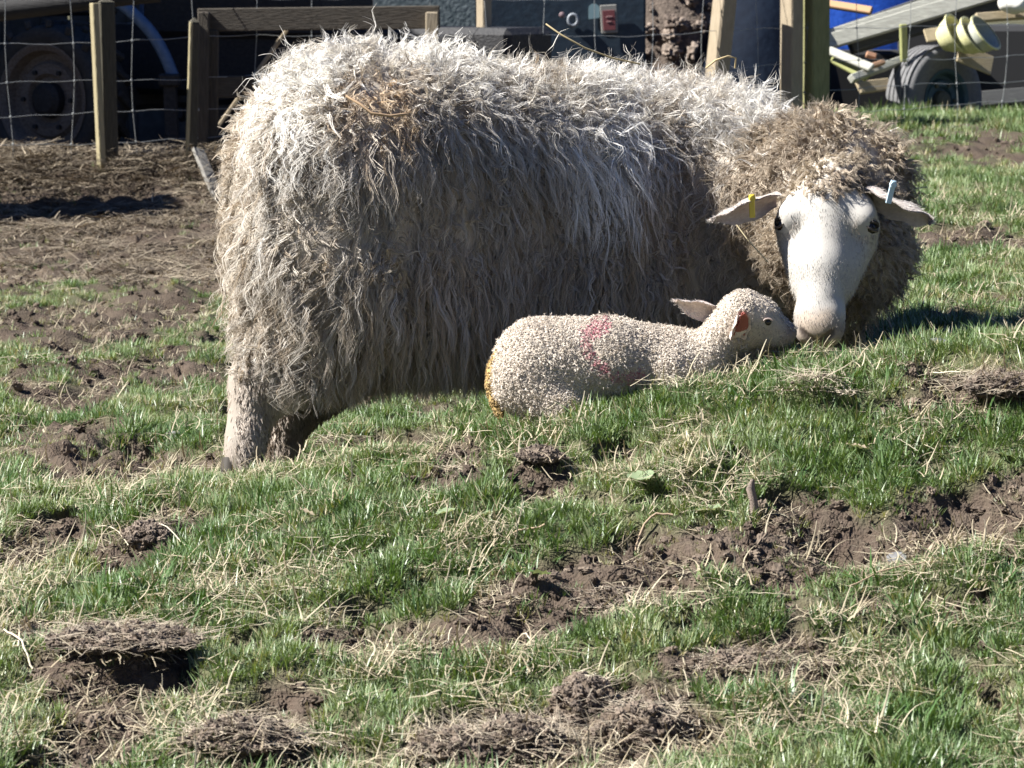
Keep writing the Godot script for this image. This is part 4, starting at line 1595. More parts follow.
func wheel(parent: Node3D, c: Vector3, axis: Vector3, r: float, wide: float, rim_r: float, lugs: int, tyre_m: Material, rim_m: Material, hub_m: Material, called := "wheel"):
	var w := Node3D.new()
	w.name = called
	parent.add_child(w, true)
	w.position = c
	var y := axis.normalized()
	var x := Vector3.UP.cross(y).normalized()
	var t := Transform3D(Basis(x, y, x.cross(y)), Vector3.ZERO)
	var s := Shape.new()
	var h := wide * 0.5
	s.lathe([Vector2(rim_r * 0.96, -h * 0.82), Vector2(rim_r * 1.02, -h * 0.92), Vector2(lerpf(rim_r, r, 0.4), -h * 1.04), Vector2(lerpf(rim_r, r, 0.75), -h), Vector2(r * 0.97, -h * 0.86), Vector2(r, -h * 0.5), Vector2(r * 1.005, 0),
		Vector2(r, h * 0.5), Vector2(r * 0.97, h * 0.86), Vector2(lerpf(rim_r, r, 0.75), h), Vector2(lerpf(rim_r, r, 0.4), h * 1.04), Vector2(rim_r * 1.02, h * 0.92), Vector2(rim_r * 0.96, h * 0.82)], t, 56, true)
	if lugs < 0:
		# round ribs of a road tyre
		for k in range(-2, 3):
			s.lathe([Vector2(r * 0.99, h * (k * 0.32 - 0.12)), Vector2(r * 1.022, h * (k * 0.32 - 0.11)), Vector2(r * 1.022, h * (k * 0.32 + 0.11)), Vector2(r * 0.99, h * (k * 0.32 + 0.12))], t, 56)
	for k in maxi(lugs, 0):
		for sd in [-1.0, 1.0]:
			var an: float = TAU * (k + (0.5 if sd > 0 else 0.0)) / lugs
			var rd := Vector3(cos(an), 0, sin(an))
			var tg := Vector3(-sin(an), 0, cos(an))
			var dir: Vector3 = (Vector3.UP * sd + tg * 0.75).normalized()
			s.box(Vector3(0.035, h * 1.15, 0.04), t * Transform3D(Basis(rd.cross(dir) * -1.0, dir, rd), rd * r * 1.01 + Vector3.UP * sd * h * 0.48), 0.006)
	put(s.done(), "tyre", tyre_m, w)
	var q := Shape.new()
	q.lathe([Vector2(rim_r * 0.97, h * 0.9), Vector2(rim_r * 1.03, h * 0.98), Vector2(rim_r * 1.0, h * 0.99), Vector2(rim_r * 0.90, h * 0.88), Vector2(rim_r * 0.84, h * 0.45), Vector2(rim_r * 0.72, h * 0.40), Vector2(rim_r * 0.66, h * 0.58), Vector2(rim_r * 0.48, h * 0.62), Vector2(rim_r * 0.42, h * 0.42), Vector2(0.001, h * 0.42)], t, 48)
	q.lathe([Vector2(0.001, -h * 0.4), Vector2(rim_r * 0.84, -h * 0.4), Vector2(rim_r * 0.97, -h * 0.9)], t, 40)
	var ro := put(q.done(), "rim", rim_m, w)
	var hb := Shape.new()
	hb.lathe([Vector2(rim_r * 0.34, h * 0.43), Vector2(rim_r * 0.32, h * 0.75), Vector2(rim_r * 0.22, h * 0.9), Vector2(0.001, h * 0.94)], t, 24)
	put(hb.done(), "hub", hub_m, ro)
	for k in 6:
		var an2 := TAU * k / 6
		var bo := Shape.new()
		bo.tube([t * (Vector3(cos(an2), 0, sin(an2)) * rim_r * 0.56 + Vector3.UP * h * 0.6), t * (Vector3(cos(an2), 0, sin(an2)) * rim_r * 0.56 + Vector3.UP * h * 0.74)], [0.012], 6)
		put(bo.done(), "wheel_nut", hub_m, ro)
	return w

func build_tractor():
	var rubber := patchy(Color(0.018, 0.018, 0.02), Color(0.05, 0.048, 0.045), 4.0, 0.85, 0.2, 0.03, 0.0, 81)
	var rust := patchy(Color(0.075, 0.058, 0.046), Color(0.21, 0.18, 0.155), 7.0, 0.85, 0.25, 0.03, 0.1, 82)
	var blue := patchy(Color(0.02, 0.055, 0.15), Color(0.045, 0.12, 0.28), 3.0, 0.45, 0.05, 0.02, 0.0, 83)
	var grime := patchy(Color(0.012, 0.012, 0.015), Color(0.035, 0.033, 0.033), 5.0, 0.7, 0.3, 0.03, 0.2, 84)
	var c := at(58, 102, 13.35)
	var gy := ground_h(c.x, 13.35)
	var o := thing("tractor", "old blue tractor in the shade with a rusty front wheel", "tractor", Vector3(c.x, gy, c.z))
	var r := c.y - gy + 0.01
	wheel(o, Vector3(0, r, 0), Vector3(-0.5, 0.03, 0.82), r, 0.24, 0.26, 18, rubber, rust, grime)
	wheel(o, Vector3(0.75, r, -1.35), Vector3(0.5, 0.03, -0.82), r, 0.24, 0.26, 18, rubber, rust, rust)
	var fwd := Vector3(-0.82, 0, -0.5)
	var sd := Vector3(0.5, 0, -0.82)
	var base := Basis(fwd, Vector3.UP, fwd.cross(Vector3.UP))
	var mid := sd * 0.72
	var parts := [["axle_beam", Vector3(0.16, 0.14, 1.3), mid + Vector3(0, r, 0), grime], ["chassis", Vector3(2.6, 0.34, 0.42), mid - fwd * 1.0 + Vector3(0, r + 0.18, 0), grime],
		["engine_block", Vector3(1.1, 0.42, 0.5), mid - fwd * 0.7 + Vector3(0, r + 0.5, 0), grime], ["bonnet", Vector3(1.8, 0.6, 0.7), mid - fwd * 0.5 + Vector3(0, r + 0.98, 0), blue],
		["radiator_grille", Vector3(0.06, 0.55, 0.6), mid + fwd * 0.46 + Vector3(0, r + 0.66, 0), grime]]
	for p in parts:
		var s := Shape.new()
		s.box(p[1], Transform3D(base, p[2]), 0.03)
		put(s.done(), p[0], p[3], o)
	# side panel and the curved blue loader arm
	var ps := Shape.new()
	var corner := at(182, 0, 13.9) - o.position
	ps.box(Vector3(0.42, 0.55, 0.05), Transform3D(Basis(Vector3.UP, -0.12), corner + Vector3(0, 0.15, 0)), 0.03)
	put(ps.done(), "side_panel", blue, o)
	var arm := Shape.new()
	var ap := []
	for k in 10:
		var t := k / 9.0
		ap.append(at(lerpf(108, 174, t) + 9.0 * sin(t * PI) , lerpf(-6, 78, t) - 5.0 * sin(t * PI), 13.05) - o.position)
	arm.tube(ap, [0.028], 12)
	put(arm.done(), "loader_arm", patchy(Color(0.05, 0.10, 0.20), Color(0.11, 0.18, 0.30), 5.0, 0.5, 0.05, 0.02, 0.0, 85), o)
	var foot := Shape.new()
	foot.box(Vector3(0.10, 0.06, 0.10), Transform3D(Basis.IDENTITY, at(170, 80, 13.05) - o.position), 0.01)
	foot.beam(at(170, 80, 13.05) - o.position, Vector3(at(172, 80, 13.05).x, gy, -13.05) - o.position, 0.06, 0.06)
	put(foot.done(), "arm_stand", grime, o)

func build_shed():
	var sheet := patchy(Color(0.03, 0.032, 0.034), Color(0.075, 0.075, 0.075), 1.5, 0.8, 0.2, 0.02, 0.1, 91)
	var o := thing("shade_shed", "unseen open-fronted sheet metal shed added to shade the tractor", "shed", Vector3(-5.6, -0.1, -15.0))  # stands left of the view, added for the shade it throws on the tractor
	# back wall, end wall and roof, each of upright or sloping sheets
	for k in 7:
		var s := Shape.new()
		s.box(Vector3(0.985, 3.2, 0.04), Transform3D(Basis.IDENTITY, Vector3(-4.0 + k, 1.55, -2.5)), 0.01)
		for j in 4:
			s.box(Vector3(0.05, 3.2, 0.03), Transform3D(Basis.IDENTITY, Vector3(-4.0 + k - 0.36 + j * 0.24, 1.55, -2.47)), 0.01)
		put(s.done(), "wall_sheet", sheet, o)
	for k in 5:
		var s := Shape.new()
		s.box(Vector3(0.04, 3.2, 0.985), Transform3D(Basis.IDENTITY, Vector3(-4.55, 1.55, -2.0 + k)), 0.01)
		put(s.done(), "end_sheet", sheet, o)
	for k in 7:
		var s := Shape.new()
		s.box(Vector3(0.99, 0.03, 5.3), Transform3D(Basis(Vector3.RIGHT, -0.09), Vector3(-4.0 + k, 3.2, 0.05)), 0.008)
		put(s.done(), "roof_sheet", sheet, o)
	for k in 2:
		var s := Shape.new()
		s.beam(Vector3(-4.4 + k * 3.9, -0.3, 2.45), Vector3(-4.4 + k * 3.9, 3.38, 2.45), 0.14, 0.14)
		put(s.done(), "shed_post", wood(Color(0.1, 0.08, 0.06), Color(0.2, 0.16, 0.12), Vector3.UP, 93), o)

	# low sheet wall added to keep the gap behind the tractor dark
	var w := thing("dark_backdrop", "low dark sheet metal backdrop added to darken the gap behind the tractor", "wall", Vector3(-1.6, -0.1, -17.2))
	for k in 4:
		var s := Shape.new()
		s.box(Vector3(0.985, 1.35, 0.04), Transform3D(Basis.IDENTITY, Vector3(-1.6 + k, 0.65, 0)), 0.01)
		for j in 4:
			s.box(Vector3(0.05, 1.35, 0.03), Transform3D(Basis.IDENTITY, Vector3(-1.6 + k - 0.36 + j * 0.24, 0.65, 0.03)), 0.01)
		put(s.done(), "wall_sheet", sheet, w)

func build_shadow_barrel():
	# added out of the frame to the left to throw a shadow across the straw
	var s := 11.35
	var x := -2.62
	var o := thing("shadow_barrel", "tall dark plastic barrel added out of view to shade the straw", "shadow_caster", Vector3(x, ground_h(x, s) - 0.02, -s))
	var sh := Shape.new()
	sh.lathe([Vector2(0.0, 0.0), Vector2(0.17, 0.0), Vector2(0.185, 0.03), Vector2(0.20, 0.5), Vector2(0.19, 1.1), Vector2(0.195, 1.12), Vector2(0.195, 1.15), Vector2(0.18, 1.15), Vector2(0.0, 1.16)], Transform3D.IDENTITY, 36)
	put(sh.done(), "tank", paint(Color(0.02, 0.03, 0.025), 0.5), o)
	for y in [0.3, 0.6, 0.9]:
		var b := Shape.new()
		b.lathe([Vector2(0.18, y - 0.02), Vector2(0.212, y - 0.01), Vector2(0.212, y + 0.01), Vector2(0.18, y + 0.02)], Transform3D.IDENTITY, 36)
		put(b.done(), "hoop", paint(Color(0.02, 0.03, 0.025), 0.5), o)

func build_box_trailer():
	var navy := patchy(Color(0.010, 0.020, 0.034), Color(0.020, 0.040, 0.062), 2.5, 0.55, 0.08, 0.02, 0.0, 101)
	var pale_mottled := patchy(Color(0.05, 0.075, 0.085), Color(0.22, 0.26, 0.27), 3.0, 0.7, 0.15, 0.03, 0.0, 102)  # paler mottled grey-green for the left panel
	var s := 14.9
	var bx := at(500, 60, s)
	var gy := ground_h(bx.x, s)
	var o := thing("box_trailer", "dark navy metal box trailer with a small red sign", "trailer", Vector3(bx.x, gy, -s))
	var here := func(px: float, py: float, ds := 0.0) -> Vector3:
		return at(px, py, s + ds) - o.position
	var l: float = here.call(352, 0).x
	var m: float = here.call(478, 0).x
	var r: float = here.call(646, 0).x
	var parts := [["side_panel", l, m - 0.004, pale_mottled, "mottled grey-green panel"], ["side_panel", m, r, navy, "dark navy panel"]]
	for p in parts:
		var sh := Shape.new()
		sh.box(Vector3(p[2] - p[1], 0.9, 0.05), Transform3D(Basis.IDENTITY, Vector3((p[1] + p[2]) * 0.5, 0.66, -0.025)), 0.012)
		var po := put(sh.done(), p[0], p[3], o)
		po.set_meta("label", p[4])
	var bd := Shape.new()
	bd.box(Vector3(r - l - 0.02, 0.86, 0.7), Transform3D(Basis.IDENTITY, Vector3((l + r) * 0.5, 0.66, -0.41)), 0.02)
	put(bd.done(), "box_body", navy, o)
	for px in [440, 560]:
		wheel(o, here.call(px, 118, 0.12) * Vector3(1, 0, 1) + Vector3(0, 0.26, 0), Vector3(0, 0, 1), 0.26, 0.16, 0.15, -1, paint(Color(0.02, 0.02, 0.02), 0.9), navy, navy)
	# sign: pale frame, dull red face with two faint lines of lettering
	var sg := Shape.new()
	var sc: Vector3 = here.call(609, 19, -0.02)
	var sb := Basis(Vector3.BACK, 0.06)
	sg.box(Vector3(0.088, 0.148, 0.012), Transform3D(sb, sc), 0.003)
	var so := put(sg.done(), "sign", paint(Color(0.24, 0.23, 0.21), 0.6), o)
	so.set_meta("label", "small sign with pale border and dull red face")
	var sf := Shape.new()
	sf.box(Vector3(0.064, 0.104, 0.006), Transform3D(sb, sc + Vector3(0, -0.006, 0.0075)), 0.001)
	put(sf.done(), "sign_face", paint(Color(0.17, 0.045, 0.05), 0.6), so)
	for k in 2:
		var st := Shape.new()
		st.box(Vector3(0.034 - k * 0.008, 0.007, 0.003), Transform3D(sb, sc + Vector3(0.0, 0.012 - k * 0.026, 0.0115)), 0.001)
		put(st.done(), "lettering", paint(Color(0.30, 0.17, 0.17), 0.6), so)
	# pale rounded reflector plate, ring and dot
	var pl := Shape.new()
	var pc: Vector3 = here.call(594, 12, -0.015)
	var arcp := []
	for k in 9:
		var an := PI * k / 8
		arcp.append(pc + Vector3(cos(an) * 0.029, 0.018 + sin(an) * 0.026, 0))
	arcp.append(pc + Vector3(-0.029, -0.038, 0))
	arcp.append(pc + Vector3(0.029, -0.030, 0))
	pl.poly(arcp, Vector3.BACK, Transform3D.IDENTITY)
	var back := []
	for q in arcp:
		back.append(q - Vector3(0, 0, 0.008))
	for k in arcp.size():
		var e: Vector3 = arcp[(k + 1) % arcp.size()]
		pl.poly([arcp[k], e, back[(k + 1) % arcp.size()], back[k]], ((arcp[k] + e) * 0.5 - pc).normalized(), Transform3D.IDENTITY)
	var plo := put(pl.done(), "reflector_plate", paint(Color(0.22, 0.33, 0.36), 0.4), o)
	plo.set_meta("label", "pale grey-blue rounded plate")
	var rg := Shape.new()
	var rc: Vector3 = here.call(573, 20, -0.02)
	var ring := []
	for k in 17:
		var an := TAU * k / 16
		ring.append(rc + Vector3(cos(an) * 0.024, sin(an) * 0.029, 0))
	rg.tube(ring, [0.009], 8)
	put(rg.done(), "towing_ring", paint(Color(0.23, 0.25, 0.28), 0.5), o)
	var dt := Shape.new()
	dt.lathe([Vector2(0.0, 0.012), Vector2(0.012, 0.008), Vector2(0.016, 0.0)], Transform3D(Basis(Vector3.RIGHT, PI / 2), here.call(562, 15, -0.012)), 16)
	put(dt.done(), "lamp_lens", paint(Color(0.2, 0.14, 0.15), 0.4), o)

func heap_mesh(rx: float, ry: float, rz: float, amp: float, freq: float, seed_no: int, n := 60) -> Shape:
	var s := Shape.new()
	var f := FastNoiseLite.new()
	f.seed = seed_no
	f.frequency = freq
	f.fractal_octaves = 4
	f.noise_type = FastNoiseLite.TYPE_CELLULAR
	f.cellular_return_type = FastNoiseLite.RETURN_DISTANCE
	var w := n + 1
	for a in w:
		for b in w:
			var u := a * 2.0 / n - 1.0
			var v := b * 2.0 / n - 1.0
			var q := sqrt(u * u + v * v)
			var h := ry * maxf(0.0, 1.0 - q * q) ** 0.7 if q < 1.0 else 0.0
			var no := f.get_noise_3d(u * rx * 10.0, h * 10.0, v * rz * 10.0)
			s.vert(Vector3(u * rx, h - amp * no * (1.0 if q < 1.1 else 0.0) - 0.06 * smoothstep(0.9, 1.3, q), v * rz + amp * no * 0.8), Vector3.UP)
	for a in w:
		for b in w:
			var e := s.v[mini(a + 1, n) * w + b] - s.v[maxi(a - 1, 0) * w + b]
			var g := s.v[a * w + mini(b + 1, n)] - s.v[a * w + maxi(b - 1, 0)]
			var nn := g.cross(e).normalized()
			s.n[a * w + b] = nn if nn.y >= 0 else -nn
	for a in n:
		for b in n:
			s.quad(a * w + b, (a + 1) * w + b, (a + 1) * w + b + 1, a * w + b + 1)
	return s

func build_heaps():
	var c := at(690, 60, 16.7)
	var gy := ground_h(c.x, 16.7)
	var o := thing("muck_heap", "lumpy grey-brown heap of dug earth and manure beyond the fence", "heap", Vector3(c.x, gy, c.z))
	put(heap_mesh(0.95, 1.7, 0.9, 0.07, 0.9, 5, 110).done(), "mound", patchy(Color(0.06, 0.045, 0.036), Color(0.20, 0.155, 0.125), 4.0, 0.95, 0.5, 0.03, 0.0, 111), o)
	var ms := []
	for k in 4:
		ms.append(lump(Vector3(rnd(0.8, 1.2), rnd(0.6, 0.9), rnd(0.8, 1.2)), 0.9, 0.25, 2, 60 + k, true))
	var xf := []
	var cl := PackedColorArray()
	for k in 1500:
		var an := rnd(-0.6, PI + 0.6)
		var q := sqrt(rng.randf())
		var p := Vector3(cos(an) * 0.95 * q, 1.7 * pow(maxf(0.0, 1.0 - q * q), 0.7) - 0.06, sin(an) * 0.9 * q)
		xf.append(Transform3D(Basis(unit(), rnd(0, TAU)).scaled(Vector3.ONE * (0.008 + 0.05 * pow(rng.randf(), 3.0))), p))
		cl.append(Color(0.07, 0.05, 0.04).lerp(Color(0.24, 0.19, 0.155), rng.randf()))
	scatter(ms[0], "clods", paint(Color(1, 1, 1), 0.95, 0.0, true), xf, cl, o)
	# dark plastic sheet lying in folds
	var d := at(765, 80, 15.1)
	var t := thing("plastic_sheet", "crumpled dark navy plastic sheet in folds behind the leaning stake", "sheet", Vector3(d.x, ground_h(d.x, 15.1), d.z))
	var navy_sheet := patchy(Color(0.003, 0.005, 0.011), Color(0.008, 0.013, 0.024), 3.0, 0.7, 0.2, 0.02, 0.0, 112)
	navy_sheet.metallic_specular = 0.15
	put(heap_mesh(0.42, 0.72, 0.5, 0.12, 0.20, 9, 50).done(), "folds", navy_sheet, t)
	var e := at(830, 10, 16.3)
	var b := thing("blue_tarpaulin", "bright blue tarpaulin bundled over goods behind the old cart", "tarpaulin", Vector3(e.x, ground_h(e.x, 16.3), e.z))
	put(heap_mesh(0.8, 1.0, 0.5, 0.10, 0.16, 12, 50).done(), "cover", patchy(Color(0.008, 0.05, 0.30), Color(0.02, 0.09, 0.45), 3.0, 0.45, 0.2, 0.02, 0.0, 113), b)

func build_cart():
	var grey := wood(Color(0.24, 0.235, 0.20), Color(0.46, 0.45, 0.39), Vector3.RIGHT, 121)
	var darkw := wood(Color(0.05, 0.05, 0.05), Color(0.11, 0.11, 0.105), Vector3.RIGHT, 122)
	var moss := wood(Color(0.16, 0.17, 0.05), Color(0.34, 0.34, 0.15), Vector3.UP, 123)
	var tan := wood(Color(0.30, 0.24, 0.15), Color(0.45, 0.37, 0.24), Vector3.RIGHT, 124)
	var rubber := patchy(Color(0.10, 0.10, 0.105), Color(0.17, 0.165, 0.165), 6.0, 0.85, 0.15, 0.03, 0.0, 125)
	var wheel_c := at(934, 101, 15.0)
	var gy := ground_h(wheel_c.x, 15.0)
	var o := thing("old_cart", "old tilted wooden cart with one rubber-tyred wheel in the grass", "cart", Vector3(wheel_c.x, gy, wheel_c.z))
	var here := func(px: float, py: float, s: float) -> Vector3:
		return at(px, py, s) - o.position
	wheel(o, Vector3(0, wheel_c.y - gy, 0), Vector3(0.62, 0.02, 0.78), 0.29, 0.19, 0.165, -1, rubber, patchy(Color(0.02, 0.05, 0.07), Color(0.05, 0.10, 0.13), 6.0, 0.6, 0.1, 0.02, 0.0, 126), paint(Color(0.07, 0.07, 0.05), 0.7))
	# [name, from, to, width, depth, material]
	var parts := [["side_board", [820, 38, 15.05], [1010, -28, 15.35], 0.055, 0.03, darkw], ["deck_plank", [818, 45, 14.95], [1010, -12, 15.25], 0.085, 0.03, grey], ["deck_plank", [818, 39, 15.02], [1010, -22, 15.32], 0.06, 0.03, grey], ["under_beam", [850, 47, 15.1], [1020, -2, 15.35], 0.075, 0.06, darkw],
		["stay_post", [904, 62, 14.85], [903, 24, 14.85], 0.036, 0.036, moss], ["cross_plank", [828, 50, 14.85], [872, 68, 14.65], 0.05, 0.02, grey], ["cross_plank", [826, 55, 14.9], [868, 78, 14.7], 0.05, 0.02, moss],
		["draw_bar", [851, 79, 14.6], [902, 60, 14.95], 0.04, 0.04, grey], ["crate_side", [858, 88, 14.8], [890, 84, 14.95], 0.07, 0.02, tan], ["slab", [866, 54, 14.75], [876, 57, 14.75], 0.03, 0.03, paint(Color(0.32, 0.17, 0.10), 0.9)], ["slab", [872, 66, 14.7], [884, 62, 14.75], 0.025, 0.03, paint(Color(0.34, 0.2, 0.12), 0.9)],
		["mudguard_plate", [925, 36, 14.9], [962, 30, 14.95], 0.075, 0.012, tan], ["mudguard_plate", [958, 52, 14.85], [992, 66, 14.9], 0.11, 0.012, tan], ["tail_board", [976, 18, 14.9], [1060, 12, 15.1], 0.05, 0.03, tan],
		["chassis_beam", [900, 108, 15.3], [1040, 96, 15.5], 0.09, 0.08, darkw], ["load_rail", [828, 4, 15.6], [872, 11, 15.5], 0.045, 0.03, paint(Color(0.42, 0.25, 0.13), 0.8)]]
	for p in parts:
		var s := Shape.new()
		s.beam(here.call(p[1][0], p[1][1], p[1][2]), here.call(p[2][0], p[2][1], p[2][2]), p[3], p[4], Vector3(0.1, 0.5, 1), 0.005)
		put(s.done(), p[0], p[5], o)
	var dk := Shape.new()
	dk.box(Vector3(0.85, 0.42, 0.3), Transform3D(Basis.IDENTITY, here.call(893, 88, 15.75)), 0.02)
	put(dk.done(), "dark_filler", paint(Color(0.012, 0.012, 0.013), 0.9), o)  # black box added to stand in for the dark under the planks
	var far := Shape.new()
	far.box(Vector3(1.0, 0.62, 0.5), Transform3D(Basis(Vector3.UP, -0.1), here.call(985, 80, 16.0)), 0.03)
	put(far.done(), "load_box", paint(Color(0.02, 0.02, 0.022), 0.9), o)
	# pale yellow plastic tubs lying nested on their side
	var yel := patchy(Color(0.42, 0.40, 0.18), Color(0.72, 0.69, 0.42), 8.0, 0.45, 0.05, 0.03, 0.0, 127)
	for k in 3:
		var tc := at([955, 972, 984][k], [34, 36, 34][k], 14.75 - 0.02 * k)
		var tt := thing("plastic_tub", ["pale yellow plastic tub at the back of the nested pile", "pale yellow plastic tub in the middle of the nested pile", "pale yellow plastic tub with a grey lining, front of pile"][k], "tub", tc, "yellow tubs on the cart")
		var s := Shape.new()
		var ax := Vector3(0.75, 0.45 + 0.12 * k, 0.45).normalized()
		var xx := ax.cross(Vector3.BACK).normalized()
		s.lathe([Vector2(0.0, -0.10), Vector2(0.07, -0.095), Vector2(0.10, -0.05), Vector2(0.118, 0.0), Vector2(0.126, 0.004), Vector2(0.126, 0.014), Vector2(0.115, 0.014), Vector2(0.098, -0.045), Vector2(0.068, -0.085), Vector2(0.0, -0.088)], Transform3D(Basis(xx, ax, xx.cross(ax)), Vector3.ZERO), 36)
		tt.scale = Vector3.ONE * 0.85
		put(s.done(), "bowl", yel if k < 2 else patchy(Color(0.30, 0.31, 0.27), Color(0.50, 0.50, 0.42), 8.0, 0.5, 0.05, 0.03, 0.0, 128), tt)
		var rs := Shape.new()
		rs.lathe([Vector2(0.120, 0.006), Vector2(0.131, 0.008), Vector2(0.132, 0.018), Vector2(0.121, 0.02)], Transform3D(Basis(xx, ax, xx.cross(ax)), Vector3.ZERO), 36)
		put(rs.done(), "lip", yel, tt)
	var wc := at(1018, 2, 14.9)
	var wt := thing("white_sack", "stuffed white sack lying on the tail board", "sack", wc)
	put(lump(Vector3(0.10, 0.06, 0.08), 0.25, 0.05, 3, 77), "cloth", paint(Color(0.75, 0.72, 0.66), 0.8), wt)

# ---------------------------------------------------------------- sods, stones, leaves, stems
func build_sods():
	var earth := patchy(Color(0.065, 0.045, 0.032), Color(0.19, 0.145, 0.105), 9.0, 0.95, 0.5, 0.04, 0.0, 131)
	var fib := blade_material(0.8, Color(0.12, 0.1, 0.07))
	var crumb := lump(Vector3(1.1, 0.7, 0.9), 0.95, 0.3, 2, 37, true)
	var crumb_mat := paint(Color(1, 1, 1), 0.95, 0.0, true)
	var roots := []
	for k in 4:
		roots.append(fibre_tuft(6, 0.085, 0.0022, 0.014, 0.35, 0.16, 0.5))
	# [px, py, half width m, height m, half depth m, label]
	for d in [[460, 748, 0.065, 0.030, 0.05, "low overturned sod with pale roots at the near end of the torn turf"],
			[520, 738, 0.050, 0.034, 0.045, "overturned sod with a shaggy edge between two larger torn sods"],
			[585, 700, 0.042, 0.042, 0.04, "upright torn sod with dark soil and pale roots hanging from it"],
			[640, 716, 0.062, 0.040, 0.05, "broad overturned sod with combed pale roots beside the upright sod"],
			[745, 655, 0.085, 0.036, 0.05, "wide flat overturned sod covered in grey-brown dead roots"],
			[125, 668, 0.085, 0.012, 0.055, "rounded mossy sod of dead grass beside a dark hoof hole"],
			[242, 745, 0.06, 0.022, 0.04, "thin torn sod with bleached stalks on the low slope"],
			[540, 472, 0.032, 0.008, 0.028, "small crumbly molehill of dark soil in the turf"],
			[150, 540, 0.035, 0.018, 0.03, "small heap of brown soil beside bent pale stalks"],
			[612, 592, 0.045, 0.035, 0.04, "dark broken clod at the edge of the deep hoof hole"],
			[1002, 405, 0.055, 0.018, 0.05, "pale dry sod on the crest right of the lamb"],
			[815, 398, 0.045, 0.028, 0.045, "bleached tussock of dead grass on the crest under the ewe's nose"],
			[470, 455, 0.05, 0.016, 0.04, "faded flattened tussock below the lamb's tail"]]:
		var p := on_ground(d[0], d[1])
		var s := -p.z
		var o := thing("sod", d[5], "sod", Vector3(p.x, ground_h(p.x, s) - d[3] * 0.25, -s), "torn sods on the slope")
		var tussock: bool = "tussock" in d[5]
		if not tussock:
			put(lump(Vector3(d[2], d[3], d[4]), 0.5, 0.3, 4, int(d[0])), "clod", earth, o)
		var xf := []
		var cl := PackedColorArray()
		var flow := rnd(0, TAU)
		var many := int(26000.0 * d[2] * d[4]) + 40
		if "soil" in d[5]:
			many /= 5
		for k in many:
			var an := rnd(0, TAU)
			var q := sqrt(rng.randf()) * 1.25
			if rng.randf() < 0.5 - 0.9 * nc.get_noise_2d(cos(an) * q * 60.0 + d[0], sin(an) * q * 60.0):
				continue
			var u := Vector3(cos(an) * q * d[2], 0, sin(an) * q * d[4])
			u.y = d[3] * sqrt(maxf(0.0, 1.0 - q * q)) * rnd(0.85, 1.15) + 0.003
			xf.append(Transform3D(Basis(Vector3.UP, flow + rng.randfn() * 0.8 if not tussock else rnd(0, TAU)).scaled(Vector3.ONE * rnd(0.45, 0.95)), u))
			cl.append(Color(0.19, 0.145, 0.105).lerp(Color(0.54, 0.46, 0.345), pow(rng.randf(), 1.0 if not tussock else 0.5)))
		var cxf := []
		var ccl := PackedColorArray()
		for k in (420 if not tussock else 12):
			var an := rnd(0, TAU)
			var q := sqrt(rng.randf()) * 1.2
			var r := 0.0013 + 0.008 * pow(rng.randf(), 6.0)
			cxf.append(Transform3D(Basis(unit(), rnd(0, TAU)).scaled(Vector3.ONE * r), Vector3(cos(an) * q * d[2], d[3] * sqrt(maxf(0.0, 1.0 - q * q)) * rnd(0.9, 1.1) + 0.002, sin(an) * q * d[4])))
			ccl.append(Color(0.062, 0.046, 0.036).lerp(Color(0.2, 0.155, 0.12), rng.randf()))
		scatter(crumb, "crumbs", crumb_mat, cxf, ccl, o)
		var cut := [[], [], [], []]
		var cc := [PackedColorArray(), PackedColorArray(), PackedColorArray(), PackedColorArray()]
		for k in xf.size():
			cut[k % 4].append(xf[k])
			cc[k % 4].append(cl[k])
		for k in 4:
			var ro := scatter(roots[k], "roots" if not tussock else "dead_blades", fib, cut[k], cc[k], o)

func leaf_mesh(ln: float, wd: float, curl: float) -> ArrayMesh:
	var s := Shape.new()
	var rows := []
	for k in 9:
		var t := k / 8.0
		var w := wd * 0.5 * sin(PI * clampf(t * 0.94 + 0.05, 0.0, 1.0)) * (1.2 - 0.4 * t)
		var row := []
		for j in 5:
			var u := j / 2.0 - 1.0
			row.append(s.vert(Vector3(u * w, curl * t * t * ln + absf(u) * w * 0.3 + 0.002 * sin(t * 17.0 + u * 3.0), t * ln), Vector3(-u * 0.3, 1, -curl * t).normalized()))
		rows.append(row)
	for k in 8:
		for j in 4:
			s.quad(rows[k][j], rows[k][j + 1], rows[k + 1][j + 1], rows[k + 1][j])
	return s.done()

